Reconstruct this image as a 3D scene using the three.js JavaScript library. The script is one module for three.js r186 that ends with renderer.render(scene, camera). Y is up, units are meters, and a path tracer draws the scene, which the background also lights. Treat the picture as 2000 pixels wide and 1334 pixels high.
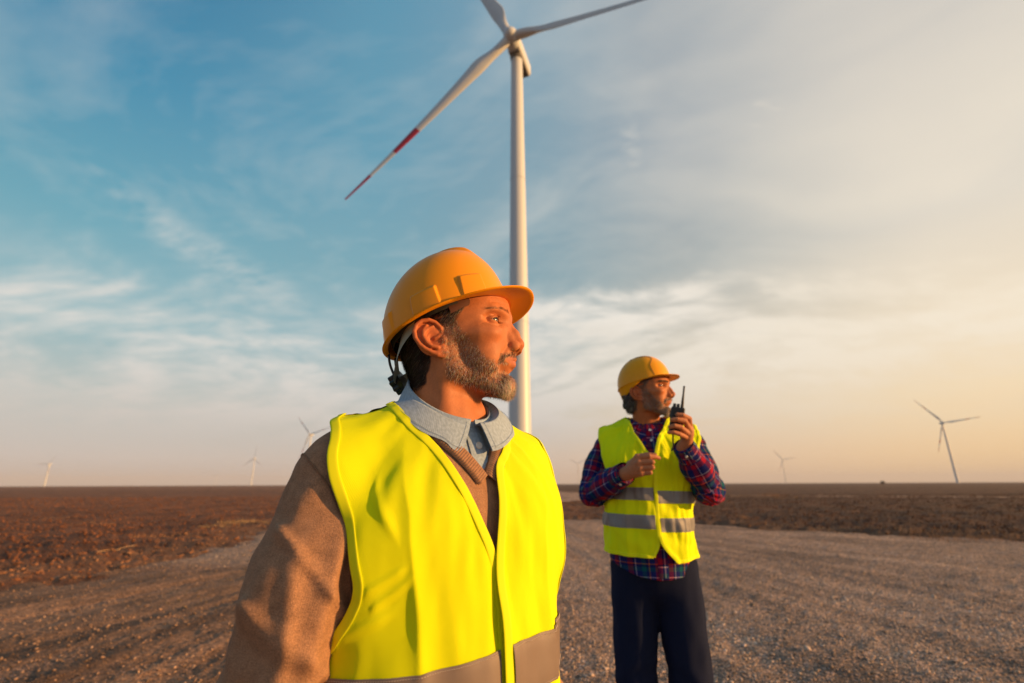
import * as THREE from 'three';
import { mergeGeometries, mergeVertices } from 'three/addons/utils/BufferGeometryUtils.js';
import { RoundedBoxGeometry } from 'three/addons/geometries/RoundedBoxGeometry.js';
import { createNoise3D, createNoise2D } from 'simplex-noise';

// ---------------------------------------------------------------- camera, sun, exposure
const scene = new THREE.Scene();
const CAM_H = 1.33, PITCH = 16.8 * Math.PI / 180, FOCAL = 923;
const camera = new THREE.PerspectiveCamera(2 * Math.atan(667 / FOCAL) * 180 / Math.PI, 1024 / 683, 0.05, 12000);
camera.position.set(0, CAM_H, 0);
camera.rotation.set(PITCH, 0, -0.0042, 'YXZ');
camera.focus = 0.80; camera.userData.fStop = 3.2;
camera.updateMatrixWorld(true);
const renderer = new THREE.WebGLRenderer({ antialias: true });
renderer.setSize(1024, 683);
renderer.toneMapping = THREE.LinearToneMapping;
renderer.toneMappingExposure = 1.35;
renderer.shadowMap.enabled = true;
const SUN_DIR = new THREE.Vector3(Math.cos(0.25) * Math.cos(0.165), Math.sin(0.165), Math.sin(0.25) * Math.cos(0.165));
const sun = new THREE.DirectionalLight(new THREE.Color().setRGB(1.0, 0.53, 0.19), 5);
sun.position.copy(SUN_DIR).multiplyScalar(60);
sun.castShadow = true; sun.shadow.radius = 1.1; sun.shadow.mapSize.set(4096, 4096);
Object.assign(sun.shadow.camera, { left: -12, right: 12, top: 12, bottom: -12, near: 1, far: 160 });
scene.add(sun, sun.target);

// ---------------------------------------------------------------- small helpers
function rng(seed) { let s = seed >>> 0; return () => { s = (s + 0x6d2b79f5) | 0; let t = Math.imul(s ^ (s >>> 15), 1 | s); t = (t + Math.imul(t ^ (t >>> 7), 61 | t)) ^ t; return ((t ^ (t >>> 14)) >>> 0) / 4294967296; }; }
const N3 = createNoise3D(rng(11)), N3b = createNoise3D(rng(12)), N2 = createNoise2D(rng(13));
const clamp = (x, a = 0, b = 1) => x < a ? a : x > b ? b : x;
const sstep = (a, b, x) => { const t = clamp((x - a) / (b - a)); return t * t * (3 - 2 * t); };
const lerp = (a, b, t) => a + (b - a) * t;
const lerp3 = (a, b, t) => [lerp(a[0], b[0], t), lerp(a[1], b[1], t), lerp(a[2], b[2], t)];
const srgb = (r, g, b) => [r, g, b].map((c) => { c /= 255; return c <= 0.04045 ? c / 12.92 : Math.pow((c + 0.055) / 1.055, 2.4); });
const V = (x, y, z) => new THREE.Vector3(x, y, z);
const names = {};
function nm(name) { const n = names[name] = (names[name] ?? -1) + 1; return n ? name + '_' + String(n).padStart(3, '0') : name; }
function tag(o, label, category, group) { o.userData.label = label; o.userData.category = category; if (group) o.userData.group = group; return o; }
function mesh(name, geo, mat, parent) { const m = new THREE.Mesh(geo, mat); m.name = parent && parent !== scene ? name : nm(name); m.castShadow = m.receiveShadow = true; (parent || scene).add(m); return m; }
function std(r, g, b, rough = 0.8, extra = {}) { return new THREE.MeshStandardMaterial({ color: new THREE.Color().setRGB(r, g, b), roughness: rough, side: THREE.DoubleSide, ...extra }); }
function phys(r, g, b, rough = 0.8, extra = {}) { return new THREE.MeshPhysicalMaterial({ color: new THREE.Color().setRGB(r, g, b), roughness: rough, side: THREE.DoubleSide, ...extra }); }
// a texture from f(u, v) -> [r, g, b] (0..1, sRGB when colour) or a number
function tex(w, h, f, colour) {
  const d = new Uint8Array(w * h * 4);
  for (let y = 0, o = 0; y < h; y++) for (let x = 0; x < w; x++, o += 4) {
    const c = f((x + 0.5) / w, (y + 0.5) / h), a = typeof c === 'number' ? [c, c, c] : c;
    d[o] = clamp(a[0]) * 255; d[o + 1] = clamp(a[1]) * 255; d[o + 2] = clamp(a[2]) * 255; d[o + 3] = 255;
  }
  const t = new THREE.DataTexture(d, w, h);
  t.wrapS = t.wrapT = THREE.RepeatWrapping; t.magFilter = THREE.LinearFilter; t.minFilter = THREE.LinearFilter;
  if (colour) t.colorSpace = THREE.SRGBColorSpace;
  t.needsUpdate = true; return t;
}
function rep(t, u, v) { const c = t.clone(); c.repeat.set(u, v); c.needsUpdate = true; return c; }
// noise that wraps round the unit square, fu x fv cells
function tnoise(u, v, fu, fv, seed = 0) {
  fu = Math.round(fu); fv = Math.round(fv); const x = u * fu, y = v * fv, xi = Math.floor(x), yi = Math.floor(y), fx = x - xi, fy = y - yi, S = (t) => t * t * t * (t * (t * 6 - 15) + 10);
  const g = (i, j, dx, dy) => { i = (i + fu) % fu; j = (j + fv) % fv; let h = Math.imul(i + 1, 374761393) ^ Math.imul(j + 7, 668265263) ^ Math.imul(seed * 31 + 3, 2246822519); h = Math.imul(h ^ (h >>> 13), 1274126177); h ^= h >>> 16; const a = (h & 1023) / 1023 * 6.2832; return Math.cos(a) * dx + Math.sin(a) * dy; };
  const s = S(fx), t = S(fy); return 1.5 * lerp(lerp(g(xi, yi, fx, fy), g(xi + 1, yi, fx - 1, fy), s), lerp(g(xi, yi + 1, fx, fy - 1), g(xi + 1, yi + 1, fx - 1, fy - 1), s), t);
}
function geoFrom(pos, idx, extra = {}) {
  const g = new THREE.BufferGeometry();
  g.setAttribute('position', new THREE.BufferAttribute(pos instanceof Float32Array ? pos : new Float32Array(pos), 3));
  if (idx) g.setIndex(new THREE.BufferAttribute(idx instanceof Uint32Array ? idx : new Uint32Array(idx), 1));
  for (const [k, n] of [['normal', 3], ['uv', 2], ['color', 3]]) if (extra[k]) g.setAttribute(k, new THREE.BufferAttribute(extra[k] instanceof Float32Array ? extra[k] : new Float32Array(extra[k]), n));
  if (!extra.normal) g.computeVertexNormals();
  return g;
}
// a grid surface: P(i/nu, j/nv) -> [x, y, z]; uv from U(i/nu, j/nv)
function sheet(nu, nv, P, U = (s, t) => [s, t], C) {
  const pos = [], uv = [], idx = [], col = [];
  for (let j = 0; j <= nv; j++) for (let i = 0; i <= nu; i++) { const s = i / nu, t = j / nv; const p = P(s, t); pos.push(p[0], p[1], p[2]); uv.push(...U(s, t)); if (C) col.push(...C(s, t)); }
  for (let j = 0; j < nv; j++) for (let i = 0; i < nu; i++) { const a = j * (nu + 1) + i, b = a + 1, c = a + nu + 1, d = c + 1; idx.push(a, b, d, a, d, c); }
  return geoFrom(pos, idx, { uv, ...(C ? { color: col } : {}) });
}
function tube(pts, r, seg = 8, n, closed = false, flat) {
  const curve = new THREE.CatmullRomCurve3(pts.map((p) => Array.isArray(p) ? V(...p) : p), closed, 'centripetal');
  const g = new THREE.TubeGeometry(curve, n ?? pts.length * 4, r, seg, closed);
  return g;
}
function taperTube(pts, radii, seg = 8, n = 24) {
  const curve = new THREE.CatmullRomCurve3(pts.map((p) => Array.isArray(p) ? V(...p) : p), false, 'centripetal');
  const fr = curve.computeFrenetFrames(n, false), pos = [], idx = [];
  for (let i = 0; i <= n; i++) {
    const t = i / n, c = curve.getPointAt(t), k = t * (radii.length - 1), a = Math.min(Math.floor(k), radii.length - 2), r = lerp(radii[a], radii[a + 1], k - a);
    for (let j = 0; j < seg; j++) { const q = j / seg * 2 * Math.PI, p = c.clone().addScaledVector(fr.normals[i], Math.cos(q) * r).addScaledVector(fr.binormals[i], Math.sin(q) * r); pos.push(p.x, p.y, p.z); }
  }
  for (let i = 0; i < n; i++) for (let j = 0; j < seg; j++) { const a = i * seg + j, b = i * seg + (j + 1) % seg; idx.push(a, a + seg, b, b, a + seg, b + seg); }
  for (let j = 1; j < seg - 1; j++) { idx.push(0, j, j + 1); const e = n * seg; idx.push(e, e + j + 1, e + j); }
  return geoFrom(pos, idx);
}
function bare(g) { const o = g.index ? g : mergeVertices(g); for (const k of Object.keys(o.attributes)) if (!['position', 'normal'].includes(k)) o.deleteAttribute(k); return o; }
const merge = (list) => mergeGeometries(list.map(bare));
// the point where the ray through a pixel of the 2000 x 1334 photograph meets the plane at a distance in front of the camera
function at(px, py, D) { const xs = (px - 1000) / FOCAL, v = (py - 667) / FOCAL, y = -v * Math.cos(PITCH) + Math.sin(PITCH), f = Math.cos(PITCH) + v * Math.sin(PITCH), t = D / f; return V(xs * t, CAM_H + y * t, -D); }

// ---------------------------------------------------------------- sky
function fbm(x, y, z, n = 4) { let s = 0, a = 0.5; for (let i = 0; i < n; i++) { s += a * N3(x, y, z); x *= 2.03; y *= 2.03; z *= 2.03; a *= 0.5; } return s; }
const SKY_AZ = [-180, -90, -46, -20, 0, 22, 46, 80, 105, 140, 180];
const SKY_EL = [0, 2.5, 8, 15, 24, 37, 52, 90];
const SKY_COL = [
  [[150,145,148],[174,164,160],[194,182,174],[196,180,170],[202,178,160],[224,186,150],[244,200,146],[255,206,130],[255,214,140],[230,180,140],[150,145,148]],
  [[150,152,158],[180,174,170],[204,195,187],[204,192,181],[208,190,174],[230,198,166],[248,210,158],[255,218,150],[255,224,160],[236,196,156],[150,152,158]],
  [[140,162,172],[165,182,184],[188,196,192],[192,194,188],[202,198,188],[228,210,184],[248,224,186],[255,230,186],[255,234,192],[232,210,180],[140,162,172]],
  [[115,156,176],[130,170,184],[146,186,194],[150,184,192],[172,188,190],[214,206,190],[240,224,198],[252,234,206],[255,238,208],[224,214,194],[115,156,176]],
  [[84,138,164],[92,150,174],[108,168,186],[124,170,184],[132,166,178],[170,178,178],[226,218,204],[238,228,210],[242,232,212],[190,196,190],[84,138,164]],
  [[54,114,150],[56,124,160],[70,142,174],[102,158,181],[128,162,178],[162,172,179],[206,202,195],[214,208,198],[216,210,200],[160,176,184],[54,114,150]],
  [[40,98,140],[44,106,148],[48,114,154],[92,149,176],[122,158,178],[154,166,175],[188,188,187],[190,186,184],[190,190,188],[140,160,174],[40,98,140]],
  [[36,84,124],[36,84,124],[38,86,126],[42,90,128],[48,94,130],[54,98,132],[60,102,134],[66,106,134],[66,106,134],[54,98,130],[36,84,124]],
].map((r) => r.map((c) => srgb(...c)));
function skyBase(az, el) {
  let i = 0, j = 0; while (i < SKY_AZ.length - 2 && az > SKY_AZ[i + 1]) i++; while (j < SKY_EL.length - 2 && el > SKY_EL[j + 1]) j++;
  const s = (az - SKY_AZ[i]) / (SKY_AZ[i + 1] - SKY_AZ[i]), t = clamp((el - SKY_EL[j]) / (SKY_EL[j + 1] - SKY_EL[j]));
  const ss = s * s * (3 - 2 * s) * 0.5 + s * 0.5;
  return lerp3(lerp3(SKY_COL[j][i], SKY_COL[j][i + 1], ss), lerp3(SKY_COL[j + 1][i], SKY_COL[j + 1][i + 1], ss), t);
}
function skyColour(dx, dy, dz) {
  const az = Math.atan2(dx, -dz) * 180 / Math.PI, el = Math.asin(dy) * 180 / Math.PI;
  let c = skyBase(az, Math.max(el, 0));
  if (el > -1) {
    // wisps of cirrus and soft low banks, in a high flat layer
    const k = 1 / (Math.max(dy, 0) + 0.20), X = dx * k, Z = dz * k;
    const wx = fbm(X * 0.6 + 3, Z * 0.6, 1.7, 3), wz = fbm(X * 0.6, Z * 0.6 + 9, 4.1, 3);
    const rx = X * 0.82 + Z * 0.57, rz = -X * 0.57 + Z * 0.82;               // streaks lie slanting
    const soft = fbm(rx * 0.55 + wx * 0.5, 0.3, rz * 1.25 + wz * 0.5, 4);
    const mid = fbm(rx * 1.5 + wx * 0.9 + 20, 2.2, rz * 3.2 + wz * 0.9, 5);
    const puff = fbm(X * 3.6 + wx * 0.8, 6.0, Z * 5.2 + wz * 0.8, 5), grain = fbm(X * 9 + wx * 2, 8.0, Z * 16 + wz * 2, 4);
    const right = sstep(-5, 45, az), mid1 = Math.exp(-(((az - 12) / 17) ** 2));
    const top = lerp(18, 22.5, mid1) + 6 * soft + 3.0 * puff;
    const edge = sstep(top + lerp(4.5, 2.0, mid1), top - lerp(6, 3, mid1), el), bank = sstep(2.5, 8, el) * edge;
    const high = sstep(13, 22, el) * (1 - 0.4 * sstep(44, 60, el));
    let m = bank * clamp(0.56 + 0.16 * sstep(0, -25, az) + 0.80 * soft + lerp(0.48, 0.75, mid1) * mid + lerp(0.40, 0.55, mid1) * puff + 0.22 * grain + 0.25 * mid1);
    m = Math.max(m, high * clamp(-0.02 + 0.20 * right + 0.55 * soft + 0.34 * mid * (1 - 0.5 * right) + 0.10 * puff + 0.12 * grain * (1 - right)) * (0.60 + 0.15 * right));
    // a fallen streak on the left and two tufts high on the right
    const sk = el - (27 + (az + 47) * -0.36 + 2.2 * soft); m = Math.max(m, 0.5 * Math.exp(-((sk / 1.9) ** 2)) * sstep(-52, -40, az) * sstep(-17, -30, az) * clamp(0.55 + mid + 0.6 * grain));
    for (const [a0, e0, w, h, k] of [[33, 37.5, 3.2, 1.8, 0.55], [17, 38, 1.6, 4.2, 0.30]]) m = Math.max(m, k * Math.exp(-(((az - a0) / w) ** 2) - ((el - e0 + (az - a0) * 0.25) / h) ** 2) * clamp(0.7 + puff + grain));
    m = clamp(m);
    const crest = bank * mid1 * sstep(top - 7, top - 1.5, el);
    const white = lerp3(lerp3(srgb(224, 221, 215), srgb(249, 236, 214), sstep(-20, 55, az)), srgb(246, 239, 228), 0.95 * crest);
    const low = sstep(14, 4, el), cc = lerp3(white, lerp3(srgb(208, 200, 192), srgb(244, 218, 178), sstep(0, 50, az)), low);
    c = lerp3(c, cc, m * 0.92);
  }
  if (el < 0) { const g = srgb(96, 74, 62); c = lerp3(c, g, sstep(-0.3, -2.5, el)); }
  return c;
}
{
  const W = 3072, H = 1536, d = new Float32Array(W * H * 4);
  for (let y = 0, o = 0; y < H; y++) {
    const th = ((y + 0.5) / H - 0.5) * Math.PI, cy = Math.cos(th), sy = Math.sin(th), flat = sy < -0.06;
    let last = null;
    for (let x = 0; x < W; x++, o += 4) {
      const ph = ((x + 0.5) / W - 0.5) * 2 * Math.PI;
      // the dome overhead and behind is smooth: a colour for each second texel is enough there
      let c; if (flat) c = last || (last = skyColour(0, sy, -cy)); else if (x % 2 && (sy > 0.85 || Math.sin(ph) > 0.2)) c = last; else c = last = skyColour(Math.cos(ph) * cy, sy, Math.sin(ph) * cy);
      d[o] = c[0] / 1.35; d[o + 1] = c[1] / 1.35; d[o + 2] = c[2] / 1.35; d[o + 3] = 1;
    }
  }
  const t = new THREE.DataTexture(d, W, H, THREE.RGBAFormat, THREE.FloatType);
  t.mapping = THREE.EquirectangularReflectionMapping; t.magFilter = t.minFilter = THREE.LinearFilter; t.needsUpdate = true;
  scene.background = t; scene.environment = t;
}
// ---------------------------------------------------------------- ground: ploughed field, gravel yard and track
const PL = (pts, f) => { if (f <= pts[0][0]) return pts[0][1]; for (let i = 1; i < pts.length; i++) if (f <= pts[i][0]) { const [a, b] = [pts[i - 1], pts[i]]; return lerp(a[1], b[1], (f - a[0]) / (b[0] - a[0])); } return pts[pts.length - 1][1]; };
const EDGE_L = [[-60, -14], [0, -8.4], [6.2, -6.7], [9.7, -6.7], [16.3, -7.8], [24, -7], [40, -3.6], [70, -2.4], [95, -6], [120, -6]];
const EDGE_R = [[-60, 40], [4, 26], [8, 17.5], [12.1, 12.1], [17.2, 6.4], [19.5, 3.4], [21.5, 0.8], [23.5, -2.2], [36, -2.2], [39, 2.2], [43, 9], [60, 15], [75, 11], [95, 8], [120, 4]];
// the cross track on the right, far: a strip along a line
function crossTrack(x, f) { const c = 57 - 0.55 * (x - 26) + 0.006 * (x - 26) ** 2; return x > 3 && x < 90 ? 1.4 - Math.abs(f - c) : -5; }
function gravelMask(x, f) { // metres inside the gravel, negative outside
  const w = 0.55 * N2(x * 0.33, f * 0.33) + 0.25 * N2(x * 1.1 + 9, f * 1.1);
  const m = Math.min(x - PL(EDGE_L, f), PL(EDGE_R, f) - x, 110 - f);
  return Math.max(m * 0.8, crossTrack(x, f)) + w * (f > 30 ? 0.6 : 1);
}
function amp(r, wl) { return sstep(1, 2.2, wl / (r * 0.006)); }      // relief only as fine as the mesh holds
function fieldHeight(x, z) {
  const r = Math.hypot(x, z), f = -z, m = gravelMask(x, f);
  let h = 0;
  if (r < 400) {
    const a = N2(x * 0.45, f * 0.45) * 0.05 * amp(r, 2.2);
    const b = (1 - Math.abs(N3(x * 1.5, 0.5, f * 1.5))) * 0.06 * amp(r, 0.66) + (1 - Math.abs(N3(x * 4.1, 7.5, f * 4.1))) * 0.045 * amp(r, 0.24) + N3(x * 11, 3.5, f * 11) * 0.02 * amp(r, 0.09);
    const furrow = Math.sin((f + 0.35 * x) * 2 * Math.PI / 0.9 + N2(x * 0.1, f * 0.1) * 2) * 0.03 * amp(r, 0.9);
    h = a + b + furrow - 0.03;
  }
  if (m > -0.8) h = lerp(h, -0.16, sstep(-0.8, 1.0, m));
  return h;
}
function gravelHeight(x, z) {
  const r = Math.hypot(x, z), f = -z, m = gravelMask(x, f);
  const ang = Math.atan2(x - 0.5, 20 - f), rr = Math.hypot(x - 0.5, 20 - f);
  let h = N2(x * 0.35 + 4, f * 0.35) * 0.018 + N2(ang * 16 + 3, rr * 0.12) * 0.016 * sstep(0, 6, rr) + N3(x * 3, 1, f * 3) * 0.008 * amp(r, 0.33) + N3(x * 9, 2, f * 9) * 0.006 * amp(r, 0.11) + N3(x * 24, 2, f * 24) * 0.004 * amp(r, 0.04);
  return lerp(h - 0.02, -0.30, sstep(0.25, -0.9, m));
}
function polar(r0, r1, rows, front, back, H, C, keep) {
  const angs = []; for (let i = 0; i <= front; i++) angs.push(-64 + 128 * i / front); for (let i = 1; i <= back; i++) angs.push(64 + 232 * i / back);
  const n = angs.length, pos = [], col = [], uv = [], idx = [];
  for (let j = 0; j <= rows; j++) { const r = r0 * Math.pow(r1 / r0, j / rows); for (let i = 0; i < n; i++) { const a = angs[i] * Math.PI / 180, x = r * Math.sin(a), z = -r * Math.cos(a); pos.push(x, H(x, z), z); uv.push(x, z); col.push(...C(x, -z)); } }
  for (let j = 0; j < rows; j++) for (let i = 0; i < n - 1; i++) {
    const a = j * n + i; if (keep && ![a, a + 1, a + n, a + n + 1].some((k) => keep(pos[3 * k], -pos[3 * k + 2]))) continue;
    idx.push(a, a + n + 1, a + n, a, a + 1, a + n + 1);
  }
  return geoFrom(pos, idx, { uv, color: col });
}
function soilColour(x, f) {
  const n = fbm(x * 0.25, 1, f * 0.25, 3), n2 = fbm(x * 1.6, 4, f * 1.6, 3);
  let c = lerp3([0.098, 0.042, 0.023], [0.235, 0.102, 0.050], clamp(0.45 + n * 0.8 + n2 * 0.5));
  c = x > 0 ? c.map((v) => v * lerp(1, 0.6, sstep(2, 9, x))) : [c[0] * 1.12, c[1] * 0.98, c[2] * 0.82];  // back-light shade painted into the right soil; left redness is partly painted sunlight
  const m = gravelMask(x, f);
  if (m > -2.2) c = lerp3(c, [0.25, 0.135, 0.072], sstep(-2.2, -0.2, m) * clamp(0.4 + n2));
  if (f > 60 && x > -4 && x < 9 && f < 300) c = lerp3(c, [0.16, 0.13, 0.05], 0.6);           // a green verge far off behind the gravel
  return c;
}
function gravelColour(x, f) {
  const n = fbm(x * 0.3, 2, f * 0.3, 3), n2 = fbm(x * 1.4, 6, f * 1.4, 4);
  const ang = Math.atan2(x - 0.5, 20 - f), rr = Math.hypot(x - 0.5, 20 - f), st = fbm(ang * 13, rr * 0.1, 3, 3), st2 = fbm(ang * 40, rr * 0.16, 8, 2);
  const grey = lerp3([0.235, 0.182, 0.148], [0.55, 0.435, 0.35], clamp(0.5 + st * 0.7 + n * 0.4 + n2 * 0.35));
  const dirt = lerp3([0.165, 0.098, 0.062], [0.36, 0.235, 0.155], clamp(0.5 + st * 0.8 + st2 * 0.5 + n2 * 0.5));
  const left = sstep(1.5, -2.8, x + n * 2.2 + 0.14 * (f - 6));
  let c = lerp3(grey, dirt, left * 0.92);
  // a pale strip of fresh gravel along the left verge and dull green moss beside it
  const e = x - PL(EDGE_L, f); if (f > 7) c = lerp3(c, [0.40, 0.33, 0.275], sstep(0.1, 0.5, e) * sstep(2.4, 1.4, e + n) * sstep(8.5, 10, f) * 0.85);
  if (f > 6 && f < 16) c = lerp3(c, [0.15, 0.115, 0.045], sstep(1.6, 2.2, e + n) * sstep(3.8, 2.8, e + n) * 0.6 * clamp(0.7 + n2));
  return c;
}
const soilGrain = tex(1024, 1024, (u, v) => { const a = tnoise(u, v, 30, 30, 1), b = tnoise(u, v, 80, 80, 5), c = tnoise(u, v, 190, 190, 9); return 0.72 + 0.2 * a + 0.16 * b + 0.16 * c; }, true);
const soilBump = tex(1024, 1024, (u, v) => { const a = tnoise(u, v, 22, 22, 1), b = 1 - Math.abs(tnoise(u, v, 60, 60, 5)), c = tnoise(u, v, 150, 150, 9); return 0.4 + 0.22 * a + 0.25 * b + 0.16 * c; });
const peb = rng(77), pebbles = []; for (let i = 0; i < 5200; i++) pebbles.push([peb(), peb(), 0.0035 + 0.010 * Math.pow(peb(), 2.2), 0.55 + 0.75 * peb(), peb()]);
function pebbleMaps(S) {
  const h = new Float32Array(S * S), c = new Float32Array(S * S * 3);
  for (let y = 0; y < S; y++) for (let x = 0; x < S; x++) { const u = x / S, v = y / S, n = tnoise(u, v, 60, 60, 3), n2 = tnoise(u, v, 200, 200, 6), o = y * S + x; h[o] = 0.12 + 0.06 * n + 0.06 * n2; const t = 0.62 + 0.16 * n + 0.22 * n2; c[3 * o] = t; c[3 * o + 1] = t * 0.97; c[3 * o + 2] = t * 0.94; }
  for (const [u, v, r, tone, warm] of pebbles) {
    const R = Math.ceil(r * S), cx = u * S, cy = v * S, sq = 0.65 + 0.35 * warm, an = tone * 9, ca = Math.cos(an), sa = Math.sin(an);
    for (let dy = -R; dy <= R; dy++) for (let dx = -R; dx <= R; dx++) {
      const ax = (dx * ca + dy * sa) / R, ay = (dy * ca - dx * sa) / R / sq, q = ax * ax + ay * ay; if (q > 1) continue;
      const o = ((Math.floor(cy + dy) + S) % S) * S + (Math.floor(cx + dx) + S) % S, hh = 0.2 + Math.sqrt(1 - q) * Math.min(0.8, r * 62);
      if (hh > h[o]) { h[o] = hh; c[3 * o] = tone * (0.98 + 0.1 * warm); c[3 * o + 1] = tone * 0.95; c[3 * o + 2] = tone * (1.02 - 0.2 * warm); }
    }
  }
  return [tex(S, S, (u, v) => { const o = (Math.floor(v * S) * S + Math.floor(u * S)) * 3; return [c[o] * 0.72, c[o + 1] * 0.72, c[o + 2] * 0.72]; }, true), tex(S, S, (u, v) => h[Math.floor(v * S) * S + Math.floor(u * S)])];
}
const [pebCol, pebBump] = pebbleMaps(1024);
const fieldMat = new THREE.MeshStandardMaterial({ vertexColors: true, roughness: 1, map: rep(soilGrain, 0.6, 0.6), bumpMap: rep(soilBump, 0.6, 0.6), bumpScale: 0.09, color: new THREE.Color(1.9, 1.9, 1.9) });
const gravelMat = new THREE.MeshStandardMaterial({ vertexColors: true, roughness: 0.95, map: rep(pebCol, 1.15, 1.15), bumpMap: rep(pebBump, 1.15, 1.15), bumpScale: 0.012, color: new THREE.Color(2.2, 2.2, 2.2) });
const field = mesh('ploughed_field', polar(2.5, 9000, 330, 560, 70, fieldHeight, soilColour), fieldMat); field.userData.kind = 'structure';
const yard = mesh('gravel_road', polar(0.4, 118, 360, 600, 60, gravelHeight, gravelColour, (x, f) => gravelMask(x, f) > -1.6), gravelMat); yard.userData.kind = 'structure';

function rock(seed, detail, flat = 0.7) {
  const g = mergeVertices(bare(new THREE.IcosahedronGeometry(1, detail)).clone().deleteAttribute('normal')), p = g.attributes.position, R = rng(seed), ox = R() * 50;
  for (let i = 0; i < p.count; i++) { const x = p.getX(i), y = p.getY(i), z = p.getZ(i), k = 1 + 0.34 * N3(x * 1.1 + ox, y * 1.1, z * 1.1) + 0.12 * N3(x * 2.7 + ox, y * 2.7, z * 2.7); p.setXYZ(i, x * k, y * k * flat, z * k * 0.85); }
  g.computeVertexNormals(); return g;
}
function scatter(name, label, category, geos, mat, count, place, seed) {
  const R = rng(seed), per = geos.map(() => []);
  let tries = 0, made = 0; while (made < count && tries++ < count * 12) { const s = place(R); if (s) { per[made++ % geos.length].push(s); } }
  geos.forEach((g, k) => {
    const im = new THREE.InstancedMesh(g, mat, per[k].length), M = new THREE.Matrix4(), q = new THREE.Quaternion(), e = new THREE.Euler(), c = new THREE.Color();
    per[k].forEach((s, i) => { e.set((R() - 0.5) * 0.9, R() * 6.28, (R() - 0.5) * 0.9); q.setFromEuler(e); M.compose(V(s.x, s.y, s.z), q, V(s.s * (0.75 + 0.5 * R()), s.s * (0.7 + 0.5 * R()), s.s * (0.75 + 0.5 * R()))); im.setMatrixAt(i, M); im.setColorAt(i, c.setRGB(...s.c)); });
    im.name = nm(name); im.userData.kind = 'stuff'; im.castShadow = im.receiveShadow = true; tag(im, label[k] ?? label, category); scene.add(im);
  });
}
const white = std(1, 1, 1, 0.95);
// the trodden earth of the track on the left, lying over the gravel
function trackMask(x, f) { if (x > -0.4) return -0.5; const n = fbm(x * 0.3, 2, f * 0.3, 3), e = x - PL(EDGE_L, f); return Math.min(sstep(2.2, -3.2, x + n * 2.6 + 0.16 * (f - 6)) - 0.42 + 0.35 * N2(x * 0.8, f * 0.5) * 0.6, f > 8.5 ? (e - 2.2) * 0.5 : 1, (26 - f) * 0.1); }
function trackHeight(x, z) { const f = -z, ang = Math.atan2(x - 0.5, 20 - f), rr = Math.hypot(x - 0.5, 20 - f), r = Math.hypot(x, z), rut = fbm(ang * 15, rr * 0.1, 3, 3) * 0.03 + fbm(ang * 46, rr * 0.2, 8, 2) * 0.016 * amp(r, 0.4); return gravelHeight(x, z) + 0.012 + rut + N3(x * 13, 4, f * 13) * 0.007 * amp(r, 0.08) - 0.10 * sstep(0.10, -0.25, trackMask(x, f)); }
function trackColour(x, f) {
  const ang = Math.atan2(x - 0.5, 20 - f), rr = Math.hypot(x - 0.5, 20 - f), st = fbm(ang * 13, rr * 0.1, 3, 3), st2 = fbm(ang * 44, rr * 0.18, 8, 3), n2 = fbm(x * 1.1, 6, f * 1.1, 4), n3 = fbm(x * 4.2, 9, f * 4.2, 3);
  return lerp3([0.11, 0.060, 0.036], [0.39, 0.215, 0.125], clamp(0.46 + st * 0.75 + st2 * 0.65 + n2 * 0.5 + n3 * 0.4));
}
const dirtMat = new THREE.MeshStandardMaterial({ vertexColors: true, roughness: 1, map: rep(soilGrain, 0.9, 0.9), bumpMap: rep(soilBump, 0.9, 0.9), bumpScale: 0.03, color: new THREE.Color(1.7, 1.7, 1.7) });
const track = mesh('dirt_track', polar(2.2, 34, 260, 560, 24, trackHeight, trackColour, (x, f) => trackMask(x, f) > -0.3 && f > -4), dirtMat); track.userData.kind = 'structure';
scatter('gravel_stones', ['loose grey and brown gravel stones strewn over the track'], 'gravel', [rock(1, 1)], white, 68000, (R) => {
  const f = 3.0 + 15 * Math.pow(R(), 1.7), x = (R() * 2 - 1) * (f * 1.2 + 0.5), m = gravelMask(x, f); if (m < 0.05 && R() < 0.9) return null; if (m < -1) return null; if (trackMask(x, f) > 0 && R() < 0.62) return null;
  const s = 0.0035 + 0.0115 * Math.pow(R(), 3.6) + (R() < 0.004 ? 0.013 : 0); const t = 0.42 + 1.05 * Math.pow(R(), 1.3), c = gravelColour(x, f), w = R();
  return { x, z: -f, y: Math.max(gravelHeight(x, -f), fieldHeight(x, -f), f < 30 ? trackHeight(x, -f) : -1) + s * 0.25, s, c: [c[0] * t * (1 + 0.08 * w), c[1] * t, c[2] * t * (1.06 - 0.16 * w)] };
}, 5);
scatter('soil_clods', ['dark brown clods of earth lying over the ploughed field'], 'soil', [rock(3, 1, 0.8)], white, 60000, (R) => {
  const f = 4 + 56 * Math.pow(R(), 1.5), x = (R() * 2 - 1) * (f * 1.2 + 1), m = gravelMask(x, f); if (m > -0.1 && R() > 0.015) return null; if (m > 0.9) return null;
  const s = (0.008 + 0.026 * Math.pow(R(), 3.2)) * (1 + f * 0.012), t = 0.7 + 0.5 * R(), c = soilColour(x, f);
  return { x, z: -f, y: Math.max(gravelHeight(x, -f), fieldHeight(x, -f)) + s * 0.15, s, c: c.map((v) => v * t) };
}, 6);
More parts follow.
